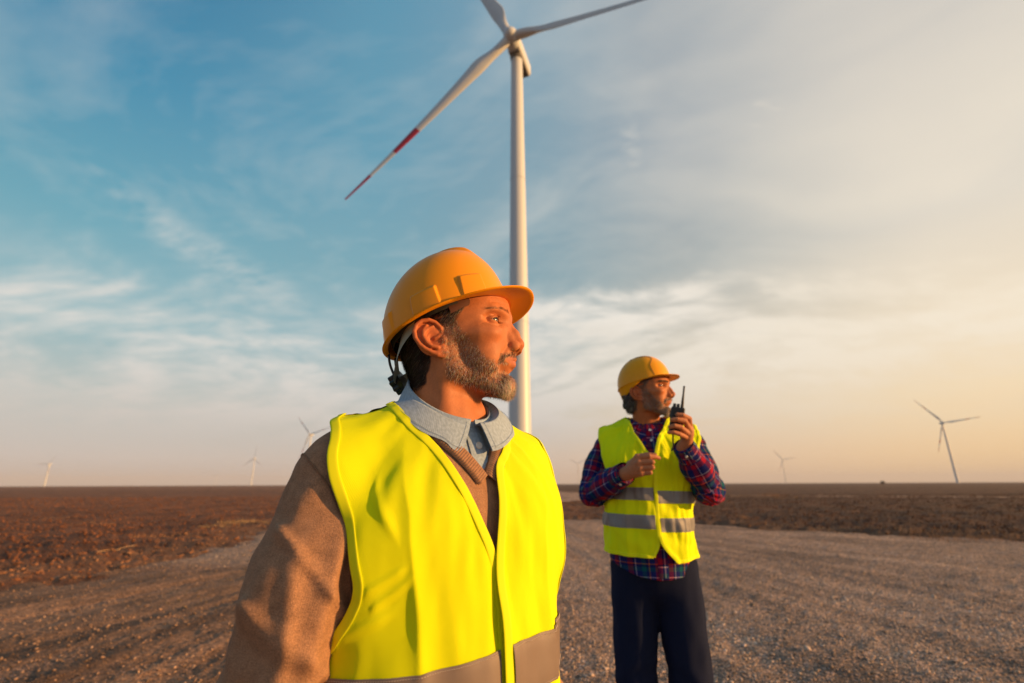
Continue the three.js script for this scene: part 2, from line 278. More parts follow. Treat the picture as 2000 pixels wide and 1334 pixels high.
// dry grass: thin bent blades
{
  const R = rng(21), pos = [], idx = [], col = [];
  const blade = (x, y, z, h, lean, dir, w, c) => {
    const n = 3, b = pos.length / 3, wx = Math.cos(dir + 1.57) * w, wz = Math.sin(dir + 1.57) * w;
    for (let i = 0; i <= n; i++) { const t = i / n, k = 1 - t * 0.85, ox = Math.cos(dir) * lean * t * t, oz = Math.sin(dir) * lean * t * t; for (const s of [-1, 1]) { pos.push(x + ox + s * wx * k, y + h * t * (1 - 0.25 * t), z + oz + s * wz * k); col.push(...c); } }
    for (let i = 0; i < n; i++) { const a = b + 2 * i; idx.push(a, a + 1, a + 3, a, a + 3, a + 2); }
  };
  const clump = (px, py, n, spread, h, tone) => {
    const r = at(px, py, 1), d = CAM_H / (CAM_H - r.y), X = r.x * d, Z = r.z * d;
    for (let i = 0; i < n; i++) { const q = R() * 6.28, k = Math.pow(R(), 0.6) * spread, x = X + Math.cos(q) * k * 1.7, z = Z + Math.sin(q) * k, t = 0.7 + 0.6 * R(); blade(x, Math.max(fieldHeight(x, z), gravelHeight(x, z)) - 0.01, z, h * (0.4 + 0.8 * R()), h * (R() - 0.1) * 0.9, R() * 6.28, 0.0016 + 0.0018 * R() + 0.00007 * d * CAM_H, tone.map((v) => v * t)); }
  };
  const straw = [0.42, 0.27, 0.13], rust = [0.36, 0.19, 0.09];
  clump(475, 1022, 420, 0.55, 0.16, straw); clump(425, 1030, 300, 0.4, 0.11, straw); clump(315, 1046, 260, 0.45, 0.11, rust); clump(180, 1022, 120, 0.6, 0.12, rust); clump(90, 1010, 120, 0.7, 0.12, rust);
  clump(1508, 972, 260, 0.9, 0.50, rust); clump(1450, 973, 180, 1.6, 0.2, straw); clump(1380, 966, 120, 1.5, 0.3, straw); clump(1560, 976, 160, 1.5, 0.18, straw);
  clump(1860, 1052, 420, 0.8, 0.13, rust); clump(1890, 1057, 260, 0.6, 0.11, rust); clump(1990, 1058, 240, 0.6, 0.12, rust); clump(1815, 1045, 160, 0.6, 0.12, rust); clump(1700, 1040, 100, 0.8, 0.10, straw);
  clump(1540, 1028, 120, 0.6, 0.11, rust); clump(1450, 1018, 60, 0.15, 0.22, rust); clump(1130, 992, 160, 0.9, 0.2, rust); clump(1120, 985, 80, 1.2, 0.3, rust);
  for (let i = 0; i < 1500; i++) { const f = 6 + 40 * Math.pow(R(), 1.6), x = (R() * 2 - 1) * f * 1.15, m = gravelMask(x, f); if (m > -0.1 || m < -14) continue; const t = 0.5 + R(), c = R() < 0.5 ? straw : rust; blade(x, fieldHeight(x, -f), -f, 0.02 + 0.05 * R(), 0.1 * R(), R() * 6.28, 0.002, c.map((v) => v * t)); }
  const g = mesh('dry_grass', geoFrom(pos, idx, { color: col }), new THREE.MeshStandardMaterial({ vertexColors: true, roughness: 0.9, side: THREE.DoubleSide })); g.userData.kind = 'stuff'; tag(g, 'dry rust coloured grass and straw along the field edges', 'grass');
  // long stalks lying at the left edge of the field
  const st = (a, b, h) => { const P = ([px, py]) => { const r = at(px, py, 1), d = (CAM_H - h) / (CAM_H - r.y); return V(r.x * d, h, r.z * d); }; const p = P(a), q = P(b); return tube([p, p.clone().lerp(q, 0.5).add(V(0, 0.015, 0.01)), q], 0.006, 5, 8); };
  tag(mesh('dry_stalk', merge([st([225, 1071], [262, 1062], 0.08), st([185, 1075], [232, 1070], 0.06)]), std(0.5, 0.31, 0.15, 0.8)), 'long pale dry stalk lying across the left edge of the ploughed field', 'stalk');
}

// ---------------------------------------------------------------- wind turbines
const paint = phys(0.56, 0.60, 0.635, 0.42, { clearcoat: 0.15, clearcoatRoughness: 0.4 }), darkSteel = std(0.10, 0.095, 0.09, 0.6), bladeMat = phys(1, 1, 1, 0.45, { vertexColors: true });
function bladeGeo(L, seg = 40, ring = 20) {
  const pos = [], idx = [], col = [], whiteC = [0.53, 0.57, 0.605], red = [0.36, 0.008, 0.025];
  const bands = [[0.575, 0.715], [0.855, 1.01]], ts = []; for (let i = 0; i <= seg; i++) ts.push([i / seg, 0]); for (const [a, b] of bands) ts.push([a, -1], [a, 1], [Math.min(b, 1), -1], [Math.min(b, 1), 1]);
  ts.sort((a, b) => a[0] - b[0] || a[1] - b[1]);
  for (const [t, side] of ts) {
    const root = sstep(0.17, 0.05, t), chord = lerp(t < 0.2 ? lerp(1.9, 3.4, sstep(0.04, 0.2, t)) : lerp(3.4, 0.5, Math.pow((t - 0.2) / 0.8, 0.75)), 2.1, root), thick = lerp(chord * lerp(0.36, 0.16, sstep(0.1, 0.7, t)), 2.1, root);
    const tw = lerp(0.42, 0.02, Math.pow(t, 0.6)) + 0.06, tt = t + side * 1e-5, r = bands.some(([a, b]) => tt > a && tt < b) ? red : whiteC;
    for (let k = 0; k < ring; k++) {
      const q = k / ring * 2 * Math.PI, c = Math.cos(q), s = Math.sin(q), ax = chord * (0.5 * c + lerp(0.18, 0, root)), sh = lerp(Math.pow(clamp((1 - c) / 2 + 0.04), 0.0) * (c > 0 ? Math.pow(1 - c * 0.86, 0.9) + 0.1 : 1), 1, root), az = thick * 0.5 * s * sh;
      pos.push(ax * Math.cos(tw) - az * Math.sin(tw), t * L, ax * Math.sin(tw) + az * Math.cos(tw) + 1.6 * t * t); col.push(...r);
    }
  }
  const rows = ts.length; for (let j = 0; j < rows - 1; j++) for (let k = 0; k < ring; k++) { const a = j * ring + k, b = j * ring + (k + 1) % ring; idx.push(a, b, a + ring, b, b + ring, a + ring); }
  const e = (rows - 1) * ring; for (let k = 1; k < ring - 1; k++) idx.push(e, e + k, e + k + 1);
  return geoFrom(pos, idx, { color: col });
}
function makeTurbine(label, group) {
  const t = new THREE.Group(); t.name = nm('wind_turbine'); scene.add(t); tag(t, label, 'wind turbine', group);
  const prof = []; for (let i = 0; i <= 24; i++) { const k = i / 24; prof.push(new THREE.Vector2(lerp(2.12, 1.3, Math.pow(k, 1.05)), k * 95.3)); }
  mesh('tower', new THREE.LatheGeometry(prof, 64), paint, t);
  for (const [y, r] of [[31, 1.88], [63, 1.6]]) mesh('flange', new THREE.CylinderGeometry(r + 0.045, r + 0.045, 0.3, 64, 1, true).translate(0, y, 0), paint, t);
  mesh('yaw_ring', new THREE.CylinderGeometry(1.5, 1.4, 0.9, 40).translate(0, 95.6, 0), darkSteel, t);
  const nac = mesh('nacelle', new RoundedBoxGeometry(3.3, 3.4, 8.8, 6, 0.8).translate(0, 98.0, -2.2), paint, t);
  mesh('underside', new RoundedBoxGeometry(2.4, 0.4, 7.6, 3, 0.18).translate(0, 96.25, -2.2), darkSteel, nac);
  mesh('wind_vane', merge([new THREE.CylinderGeometry(0.06, 0.06, 1.6, 8).translate(0.6, 100.3, -5.6), new THREE.BoxGeometry(1.5, 0.1, 0.1).translate(0.3, 101, -5.6)]), darkSteel, nac);
  const hub = mesh('hub', merge([new THREE.SphereGeometry(1.75, 32, 20).scale(1, 1, 1.25), new THREE.CylinderGeometry(1.6, 1.75, 1.5, 32).rotateX(Math.PI / 2).translate(0, 0, -1.0)]), paint, t);
  hub.position.set(0, 98.0, 3.9); hub.rotation.order = 'XYZ';
  const bg = bladeGeo(52.5);
  for (let k = 0; k < 3; k++) { const b = mesh('blade', bg, bladeMat, hub); b.position.set(0, 0, 0.1); }
  return t;
}
function poseTurbine(t, x, z, yaw, angles, tilt = 0.1, y = 0) {
  t.position.set(x, y, z); t.rotation.y = yaw; const hub = t.children.find((c) => c.name === 'hub'); hub.rotation.x = -tilt; let k = 0;
  for (const b of hub.children) { b.rotation.z = (angles[k++] - 90) * Math.PI / 180; }
}
const turbine = makeTurbine('huge white wind turbine towering behind the front man, red bands on its lower blade');
poseTurbine(turbine, 1.35, -86, -0.33, [-133.5, -3.3, 114.2]);
const far = 'distant wind turbines standing on the hazy horizon';
function farTurbine(px, hubPy, label, ph, yaw = -0.33) {
  const xs = (px - 1000) / FOCAL, p = at(px, hubPy, 1), D = 98 / (p.y - CAM_H), t = turbine.clone(); t.name = nm('wind_turbine'); scene.add(t); tag(t, label, 'wind turbine', far);
  poseTurbine(t, p.x * D, -D, yaw, [ph, ph + 120, ph + 240]); return t;
}
farTurbine(1839, 828, 'tallest far wind turbine standing on the horizon at the right edge of the field', 8);
farTurbine(1527, 899, 'small pale far wind turbine between the second man and the right turbine', 8);
farTurbine(1128, 906, 'faint far wind turbine on the horizon just left of the second man', 30);
farTurbine(607, 846, 'far wind turbine peeping over the shoulder of the front man', 15);
farTurbine(497, 893, 'far wind turbine on the left horizon just beside the sleeve of the front man', 90);
farTurbine(97, 902, 'far wind turbine near the left edge of the field', 60).scale.set(1.5, 1, 1.5);
farTurbine(423, 926, 'faintest tiny wind turbine low on the left horizon', 60);
{ // a lone bush on the far right horizon
  const R = rng(8), D = 330, p = at(1722, 943, D), parts = [];
  const b = new THREE.Group(); b.name = nm('bush'); scene.add(b); b.position.set(p.x, 0, p.z); tag(b, 'small dark bush standing alone on the right horizon', 'bush');
  const pos = [], idx = []; for (let i = 0; i < 900; i++) { const u = R() * 2 - 1, q = R() * 6.28, rr = Math.cbrt(R()), s = Math.sqrt(1 - u * u), x = rr * s * Math.cos(q) * 1.5, y = 1.1 + rr * u * 1.0 + 0.8 * rr * Math.max(0, Math.cos(q * 3)), z = rr * s * Math.sin(q) * 1.3, a = R() * 6.28, w = 0.16; const k = pos.length / 3; pos.push(x, y, z, x + w * Math.cos(a), y + w * R(), z + w * Math.sin(a), x, y + w * 1.2, z + w * R()); idx.push(k, k + 1, k + 2); }
  mesh('foliage', geoFrom(pos, idx), std(0.06, 0.04, 0.025, 0.9), b); mesh('stem', new THREE.CylinderGeometry(0.05, 0.09, 1.2, 8).translate(0, 0.5, 0), std(0.07, 0.045, 0.03, 0.9), b);
}
scene.fog = new THREE.FogExp2(new THREE.Color().setRGB(0.56, 0.57, 0.62), 0.00013);
// ---------------------------------------------------------------- distance fields and their meshes
const ell = (x, y, z, a, b, c) => { const k0 = Math.sqrt((x / a) ** 2 + (y / b) ** 2 + (z / c) ** 2), k1 = Math.sqrt((x / (a * a)) ** 2 + (y / (b * b)) ** 2 + (z / (c * c)) ** 2); return k1 < 1e-12 ? -Math.min(a, b, c) : k0 * (k0 - 1) / k1; };
function cap(x, y, z, ax, ay, az, bx, by, bz, r1, r2 = r1) {
  const dx = bx - ax, dy = by - ay, dz = bz - az, px = x - ax, py = y - ay, pz = z - az, t = clamp((px * dx + py * dy + pz * dz) / (dx * dx + dy * dy + dz * dz));
  return Math.hypot(px - dx * t, py - dy * t, pz - dz * t) - (r1 + (r2 - r1) * t);
}
const smin = (a, b, k) => { const h = Math.max(k - Math.abs(a - b), 0) / k; return Math.min(a, b) - h * h * k * 0.25; };
const smax = (a, b, k) => -smin(-a, -b, k);
function chain(x, y, z, pts, k) { let d = 1e9; for (let i = 0; i + 1 < pts.length; i++) { const a = pts[i], b = pts[i + 1]; const c = cap(x, y, z, a[0], a[1], a[2], b[0], b[1], b[2], a[3], b[3]); d = k ? smin(d, c, k) : Math.min(d, c); } return d; }
// a smooth mesh of f = 0 inside a box, cells of size h (naive surface nets, then each vertex is moved onto the surface)
function surface(f, lo, hi, h, slack = 1.7) {
  const n = [0, 1, 2].map((k) => Math.ceil((hi[k] - lo[k]) / h) + 1), [nx, ny, nz] = n, F = new Float32Array(nx * ny * nz).fill(NaN), B = 6, cellV = new Int32Array(nx * ny * nz).fill(-1);
  const id = (i, j, k) => (k * ny + j) * nx + i, P = (i, j, k) => f(lo[0] + i * h, lo[1] + j * h, lo[2] + k * h), cells = [];
  for (let bk = 0; bk < nz - 1; bk += B) for (let bj = 0; bj < ny - 1; bj += B) for (let bi = 0; bi < nx - 1; bi += B) {
    if (Math.abs(P(bi + B / 2, bj + B / 2, bk + B / 2)) > B * h * 0.87 * slack) continue;
    const ei = Math.min(bi + B, nx - 1), ej = Math.min(bj + B, ny - 1), ek = Math.min(bk + B, nz - 1);
    for (let k = bk; k <= ek; k++) for (let j = bj; j <= ej; j++) for (let i = bi; i <= ei; i++) { const o = id(i, j, k); if (F[o] !== F[o]) F[o] = P(i, j, k); }
    for (let k = bk; k < ek; k++) for (let j = bj; j < ej; j++) for (let i = bi; i < ei; i++) cells.push(i, j, k);
  }
  const pos = [], idx = [], off = [0, 1, nx, nx + 1, nx * ny, nx * ny + 1, nx * ny + nx, nx * ny + nx + 1], E = [[0, 1], [2, 3], [4, 5], [6, 7], [0, 2], [1, 3], [4, 6], [5, 7], [0, 4], [1, 5], [2, 6], [3, 7]];
  const used = [];
  for (let c = 0; c < cells.length; c += 3) {
    const i = cells[c], j = cells[c + 1], k = cells[c + 2], o = id(i, j, k); let m = 0; for (let q = 0; q < 8; q++) if (F[o + off[q]] < 0) m |= 1 << q;
    if (m === 0 || m === 255) continue;
    let sx = 0, sy = 0, sz = 0, cnt = 0;
    for (const [a, b] of E) { const fa = F[o + off[a]], fb = F[o + off[b]]; if ((fa < 0) === (fb < 0)) continue; const t = fa / (fa - fb); sx += (a & 1) + ((b & 1) - (a & 1)) * t; sy += ((a >> 1) & 1) + (((b >> 1) & 1) - ((a >> 1) & 1)) * t; sz += (a >> 2) + ((b >> 2) - (a >> 2)) * t; cnt++; }
    cellV[o] = pos.length / 3; used.push(i, j, k); pos.push(lo[0] + (i + sx / cnt) * h, lo[1] + (j + sy / cnt) * h, lo[2] + (k + sz / cnt) * h);
  }
  const quad = (a, b, c, d, flip) => { if (a < 0 || b < 0 || c < 0 || d < 0) return; if (flip) idx.push(a, c, b, a, d, c); else idx.push(a, b, c, a, c, d); };
  for (let c = 0; c < used.length; c += 3) {
    const i = used[c], j = used[c + 1], k = used[c + 2], o = id(i, j, k), s = F[o] < 0;
    if (j && k && s !== F[o + 1] < 0) quad(cellV[o - nx - nx * ny], cellV[o - nx * ny], cellV[o], cellV[o - nx], !s);
    if (i && k && s !== F[o + nx] < 0) quad(cellV[o - 1 - nx * ny], cellV[o - 1], cellV[o], cellV[o - nx * ny], !s);
    if (i && j && s !== F[o + nx * ny] < 0) quad(cellV[o - 1 - nx], cellV[o - nx], cellV[o], cellV[o - 1], !s);
  }
  const nor = new Float32Array(pos.length), e = h * 0.4;
  for (let v = 0; v < pos.length; v += 3) {
    let x = pos[v], y = pos[v + 1], z = pos[v + 2], gx, gy, gz;
    for (let it = 0; it < 2; it++) {
      gx = (f(x + e, y, z) - f(x - e, y, z)) / (2 * e); gy = (f(x, y + e, z) - f(x, y - e, z)) / (2 * e); gz = (f(x, y, z + e) - f(x, y, z - e)) / (2 * e);
      if (it) break; const g2 = gx * gx + gy * gy + gz * gz + 1e-9, s = clamp(f(x, y, z) / g2, -h * 0.7, h * 0.7); x -= gx * s; y -= gy * s; z -= gz * s;
    }
    const L = Math.hypot(gx, gy, gz) || 1; pos[v] = x; pos[v + 1] = y; pos[v + 2] = z; nor[v] = gx / L; nor[v + 1] = gy / L; nor[v + 2] = gz / L;
  }
  return { pos: new Float32Array(pos), nor, idx };
}
function xform(m, M) { // moves a field's mesh by a matrix (turn, place, even scale)
  const v = V(0, 0, 0), N = new THREE.Matrix3().getNormalMatrix(M);
  for (let i = 0; i < m.pos.length; i += 3) { v.set(m.pos[i], m.pos[i + 1], m.pos[i + 2]).applyMatrix4(M).toArray(m.pos, i); v.set(m.nor[i], m.nor[i + 1], m.nor[i + 2]).applyMatrix3(N).normalize().toArray(m.nor, i); }
  return m;
}
const fieldGeo = (m, col, uv) => geoFrom(m.pos, m.idx, { normal: m.nor, ...(col ? { color: col } : {}), ...(uv ? { uv } : {}) });
// uv in metres, each triangle laid on the plane it faces most
function boxUV(g) {
  const s = g.index ? g.toNonIndexed() : g, p = s.attributes.position, uv = new Float32Array(p.count * 2), a = V(0, 0, 0), b = V(0, 0, 0), c = V(0, 0, 0);
  for (let i = 0; i < p.count; i += 3) {
    a.fromBufferAttribute(p, i); b.fromBufferAttribute(p, i + 1).sub(a); c.fromBufferAttribute(p, i + 2).sub(a); b.cross(c);
    const ax = Math.abs(b.x), ay = Math.abs(b.y) * 0.8, az = Math.abs(b.z);
    for (let k = i; k < i + 3; k++) { const x = p.getX(k), y = p.getY(k), z = p.getZ(k); uv[2 * k] = ax > ay && ax > az ? z : x; uv[2 * k + 1] = ay > ax && ay > az ? z : y; }
  }
  s.setAttribute('uv', new THREE.BufferAttribute(uv, 2)); return s;
}
// where a ray from o along d first meets f = off
function march(f, o, d, off = 0, far = 1.5) { let t = 0; for (let i = 0; i < 90 && t < far; i++) { const v = f(o[0] + d[0] * t, o[1] + d[1] * t, o[2] + d[2] * t) - off; if (v < 0.00015) return [o[0] + d[0] * t, o[1] + d[1] * t, o[2] + d[2] * t]; t += v * 0.75; } return null; }

// ---------------------------------------------------------------- heads, in millimetres: x forward, y up, z to the person's right, origin midway between the ears
const HELIX = [[-3, 8, 0, 3.2], [-2, 18, 2, 3.6], [5, 28, 4, 3.6], [15, 34, 5, 3.7], [27, 34.5, 4, 3.8], [37, 29, 3, 3.9], [43, 19, 3, 3.9], [43.5, 7, 3, 3.7], [39, -5, 3, 3.5], [32, -14, 3, 3.4], [23, -22, 3, 3.6], [14, -28, 2, 4.0]];
const ANTI = [[21, 25, 2.5, 2.6], [28, 17, 3.6, 3.6], [30, 7, 4.5, 3.9], [27, -4, 5.0, 3.8], [20, -13, 5.0, 3.6], [11, -17, 4.8, 3.8]], ANTI2 = [[10, 22, 2, 2.2], [20, 19, 3, 3], [28, 13, 3.6, 3.6]];
function earField(x, y, z, s) { // z > 0 side
  const px = x + 1, py = y + 3, pz = z - 71, ca = Math.cos(s.flare), sa = Math.sin(s.flare), bu = -px * ca + pz * sa, n = px * sa + pz * ca, u = bu * 0.985 - py * 0.17 + 0, v = py * 0.985 + bu * 0.17, k = s.ear;
  const U = u / k, W = v / k, T = n / k;
  let d = ell(U - 19, W - 3, T + 1.2, 24, 32, 3.6);
  d = smax(d, -ell(U - 11, W + 3, T - 4, 12.5, 14, 8.5), 3);          // concha
  d = smax(d, -ell(U - 17, W - 22, T - 4.5, 8, 5, 4.5), 3);            // upper hollow
  d = smin(d, chain(U, W, T, HELIX), 2.2);
  d = smin(d, chain(U, W, T, ANTI), 3); d = smin(d, chain(U, W, T, ANTI2), 3);
  d = smin(d, chain(U, W, T, [[-3, 8, 0, 3], [5, 2, 1.5, 2.6], [12, 1, 1, 1.6]]), 2);
  d = smin(d, ell(U - 5, W + 26, T - 1, 11, 9.5, 4.8), 5);             // lobe
  d = smin(d, ell(U + 2.5, W + 4, T - 2.2, 4.6, 7, 4), 4);             // tragus
  d = smin(d, ell(U - 3, W + 17, T - 2.5, 5, 4, 3.6), 4);
  d = smin(d, ell(U - 8, W - 2, T + 7, 12, 25, 8), 5);
  return d * k;
}
function headField(o) {
  const eY = 25, eX = 73, eZ = 33;
  return (x, y, z) => {
    const a = Math.abs(z), y2 = y;
    let d = ell(x, y - 52, z, 97, 82, 77); d = smin(d, ell(x + 44, y - 2, z, 48, 58, 60), 20);
    d = smin(d, ell(x - 50, y - 58, z, 46.5, 42, 58), 20);
    d = smin(d, ell(x - 38, y - 4, z, 58, 70, 60), 22);
    d = smin(d, cap(x, y, a, 91, 40, 8, 78, 42, 40, 10.5, 9.5), 9);                   // brow
    d = smin(d, ell(x - 66, y + 1, a - 46, 23, 15, 17), 16);                          // cheekbone
    d = smin(d, cap(x, y, a, 56, 0, 56, 8, 2, 65, 7, 6), 14);
    d = smin(d, ell(x - 73, y + 30, z, 27, 32, 34), 14);                              // upper jaw
    d = smin(d, cap(x, y, a, 14, -58, 47, 74, -84, 18, 15, 13), 16);                  // lower jaw
    d = smin(d, cap(x, y, a, 2, -8, 55, 12, -58, 47, 14, 15), 14);
    d = smin(d, ell(x - (o.chin + 0.4) + 16, y + 79, z, 16, 15, 21), 10);             // chin
    d = smin(d, ell(x - 54, y + 34, a - 36, 28, 32, 21), 16);                         // cheek
    d = smin(d, ell(x - 40, y + 70, z, 42, 20, 36), 14);
    const nk = o.neck(x, y, z); d = smin(d, nk, 18);
    if (x > 60) {
      // nose
      let n = cap(x, y, z, 96, 27, 0, 106, 6, 0, 6.2, 7); n = smin(n, cap(x, y, z, 106, 6, 0, 112.5 + o.nose, -11, 0, 7, 9), 6);
      n = smin(n, Math.hypot(x - 112.5 - o.nose, y + 13, z) - (o.tip ?? 8.8), 5);
      n = smin(n, cap(x, y, a, 92, 16, 8, 101, -14, 10, 6, 7), 9);
      n = smin(n, ell(x - 102.5, y + 18.5, a - 12.5, 11, 9, 7.6), 4);
      n = smin(n, cap(x, y, z, 113 + o.nose, -20, 0, 98, -26, 0, 4.6, 5), 4);
      n = smax(n, -ell(x - 105, y + 27, a - 7.8, 8.5, 7, 4.5), 2);
      d = smin(d, n, 6);
      d = smax(d, -ell(x - 105, y + 27, a - 7.8, 7.8, 7, 4.3), 1.5);
      // mouth
      d = smin(d, ell(x - 77, y + 37, z, 23, 20, 29), 8);
      d = smax(d, -ell(x - 105, y + 56, z, 10, 6, 21), 8);
      d = smax(d, -chain(x, y, a, [[97, -16, 21, 1.8], [88, -34, 33, 2.4], [80, -52, 37, 1.6]]), 5);
      let l = chain(x, y, a, [[98.8, -36.2, 3, 4.6], [92, -37.6, 14, 4.2], [80.5, -41, 25, 2]], 2);
      l = smin(l, chain(x, y, a, [[96.2, -46, 0, 5.8], [90, -45.2, 13, 5], [80.5, -42, 25, 2]], 2), 0.6);
      d = smin(d, l, 3.2);
      d = smax(d, -chain(x, y, a, [[104, -40.8, 0, 0.9], [96, -40.9, 13, 0.9], [84, -42, 25.5, 0.8]]), 1.8);
      // eye
      const ez = a - eZ;
      d = smax(d, -ell(x - 96 + 0.66 * ez, y - 24.8, ez - 5, 20, 11.8, 25), 6);
      const q = clamp(1 - (ez / 15) ** 2), tilt = -0.06 * ez * -1, yu = eY + tilt + 4.6 * q - o.squint, yl = eY + tilt - 4.3 * q;
      const al = Math.max(y - yu, yl - y);
      let lid = Math.hypot(x - eX, y - eY, ez) - 13.5;
      lid = smin(lid, Math.max(Math.hypot(x - eX, y - (yu + 1.1), ez * 0.92) - 13.8, Math.abs(y - yu - 1.4) - 1.6), 1.2);
      d = smin(d, lid, 3.5);
      d = smax(d, -cap(x, y, ez, 87, 33.2, -8, 78, 32.0, 13, 0.7), 2.2);             // fold above the lid
      if (a < 50) d += 0.45 * Math.exp(-(((y - 13.2 - 0.012 * ez * ez) / 1.3) ** 2)) * sstep(14, 9, Math.abs(ez)) * (x > 72 ? 1 : 0);             // bag below
      if (a > 38 && x < 80) for (const [y0, y1] of [[25, 31], [22, 20.5], [19, 12]]) { const k = clamp((74 - x) / 14), yy = lerp(y0, y1, k); d += 0.28 * Math.exp(-(((y - yy) / 1.2) ** 2)) * sstep(58, 64, x) * sstep(77, 73, x); }   // crow's feet
      d += 0.6 * Math.exp(-(((a - 33 - 0.25 * (-30 - y)) / 1.6) ** 2)) * sstep(-12, -20, y) * sstep(-56, -44, y) * sstep(70, 76, x);             // smile line
      d = smax(d, -Math.max(al, 68 - x), 0.6);
      for (const yy of [54, 63, 71]) d += 0.5 * Math.exp(-(((y - yy - 1.5 * Math.sin(z * 0.09)) / 1.1) ** 2)) * (x > 80 ? 1 : 0);
    }
    if (a > 52 && x < 30 && x > -62 && y < 50 && y > -50) d = smin(d, earField(x, y, a, o), 3.5);
    if (o.rough) d += o.rough * N3(x * 0.32, y * 0.32, z * 0.32) + o.rough * 0.7 * N3(x * 0.75, y * 0.75, z * 0.75);
    return d;
  };
}
// where hair grows: how dense, 0 to 1
const CHEEK = [[-60, 86], [-50, 76], [-35, 58], [-13, 43], [5, 32], [25, 22], [45, 20], [60, 14]];
function cheekLine(y) { if (y <= -60) return 90; for (let i = 1; i < CHEEK.length; i++) if (y <= CHEEK[i][0]) { const a = CHEEK[i - 1], b = CHEEK[i]; return lerp(a[1], b[1], (y - a[0]) / (b[0] - a[0])); } return 12; }
function beardAt(x, y, z) {
  const a = Math.abs(z), w = 2.5 * N3(x * 0.1, y * 0.1, z * 0.1);
  if (y > 34 || x < -6) return 0;
  const lip = x > 76 && a < 27 && y < -34 + 0.08 * a - 0.008 * a * a && y > -51 + 0.010 * a * a ? 1 : 0;
  if (lip) return 0;
  const mous = x > 70 && a < 39 && y < -20 && y > -48 && x < 108 - 0.2 * a ? 1.8 * sstep(39, 33, a) * sstep(-24.5 - 0.2 * a * (a < 16 ? 0 : 1), -29.5 - 0.10 * a, y) * (a < 3 ? 0.7 : 1) : 0;
  const front = sstep(7, -4, x + w - cheekLine(y)), back = sstep(-3, 8, x + w);
  const low = sstep(-5, 4, y + 66 + 0.42 * clamp(x, 0, 90) + w);
  let b = front * back * low * (a > 20 || y < -54 ? 1 : 0);
  if (x > 76 && y < -51 && y > -58 && a > 7) b *= 0.4;                  // thin below the corners of the mouth
  if (x > 80 && y < -62) b *= 1.7; b *= 1 - 0.55 * sstep(12, 0, Math.abs(y + 22)) * (x < 50 ? 1 : 0) * 0.6;
  return Math.max(clamp(b, 0, 1.7), mous);
}
function scalpAt(x, y, z) { // short hair: sides, back and nape
  const a = Math.abs(z), w = 2 * N3(x * 0.12, y * 0.12, z * 0.12);
  if (a > 74 && x < 20 && x > -52 && y < 36) return 0;
  if (x < -6) { const nape = -66 - 0.10 * (x + 60) + w; const ear = x > -34 ? lerp(24, -52, sstep(-8, -34, x)) : nape; return sstep(-5, 3, y - Math.max(nape, ear) + w); }
  const hl = 44 + 0.55 * Math.max(0, y - 55); // hairline at the temple
  return sstep(3, -6, x + w - lerp(27, hl, sstep(24, 52, y))) * sstep(20, 30, y + w);
}
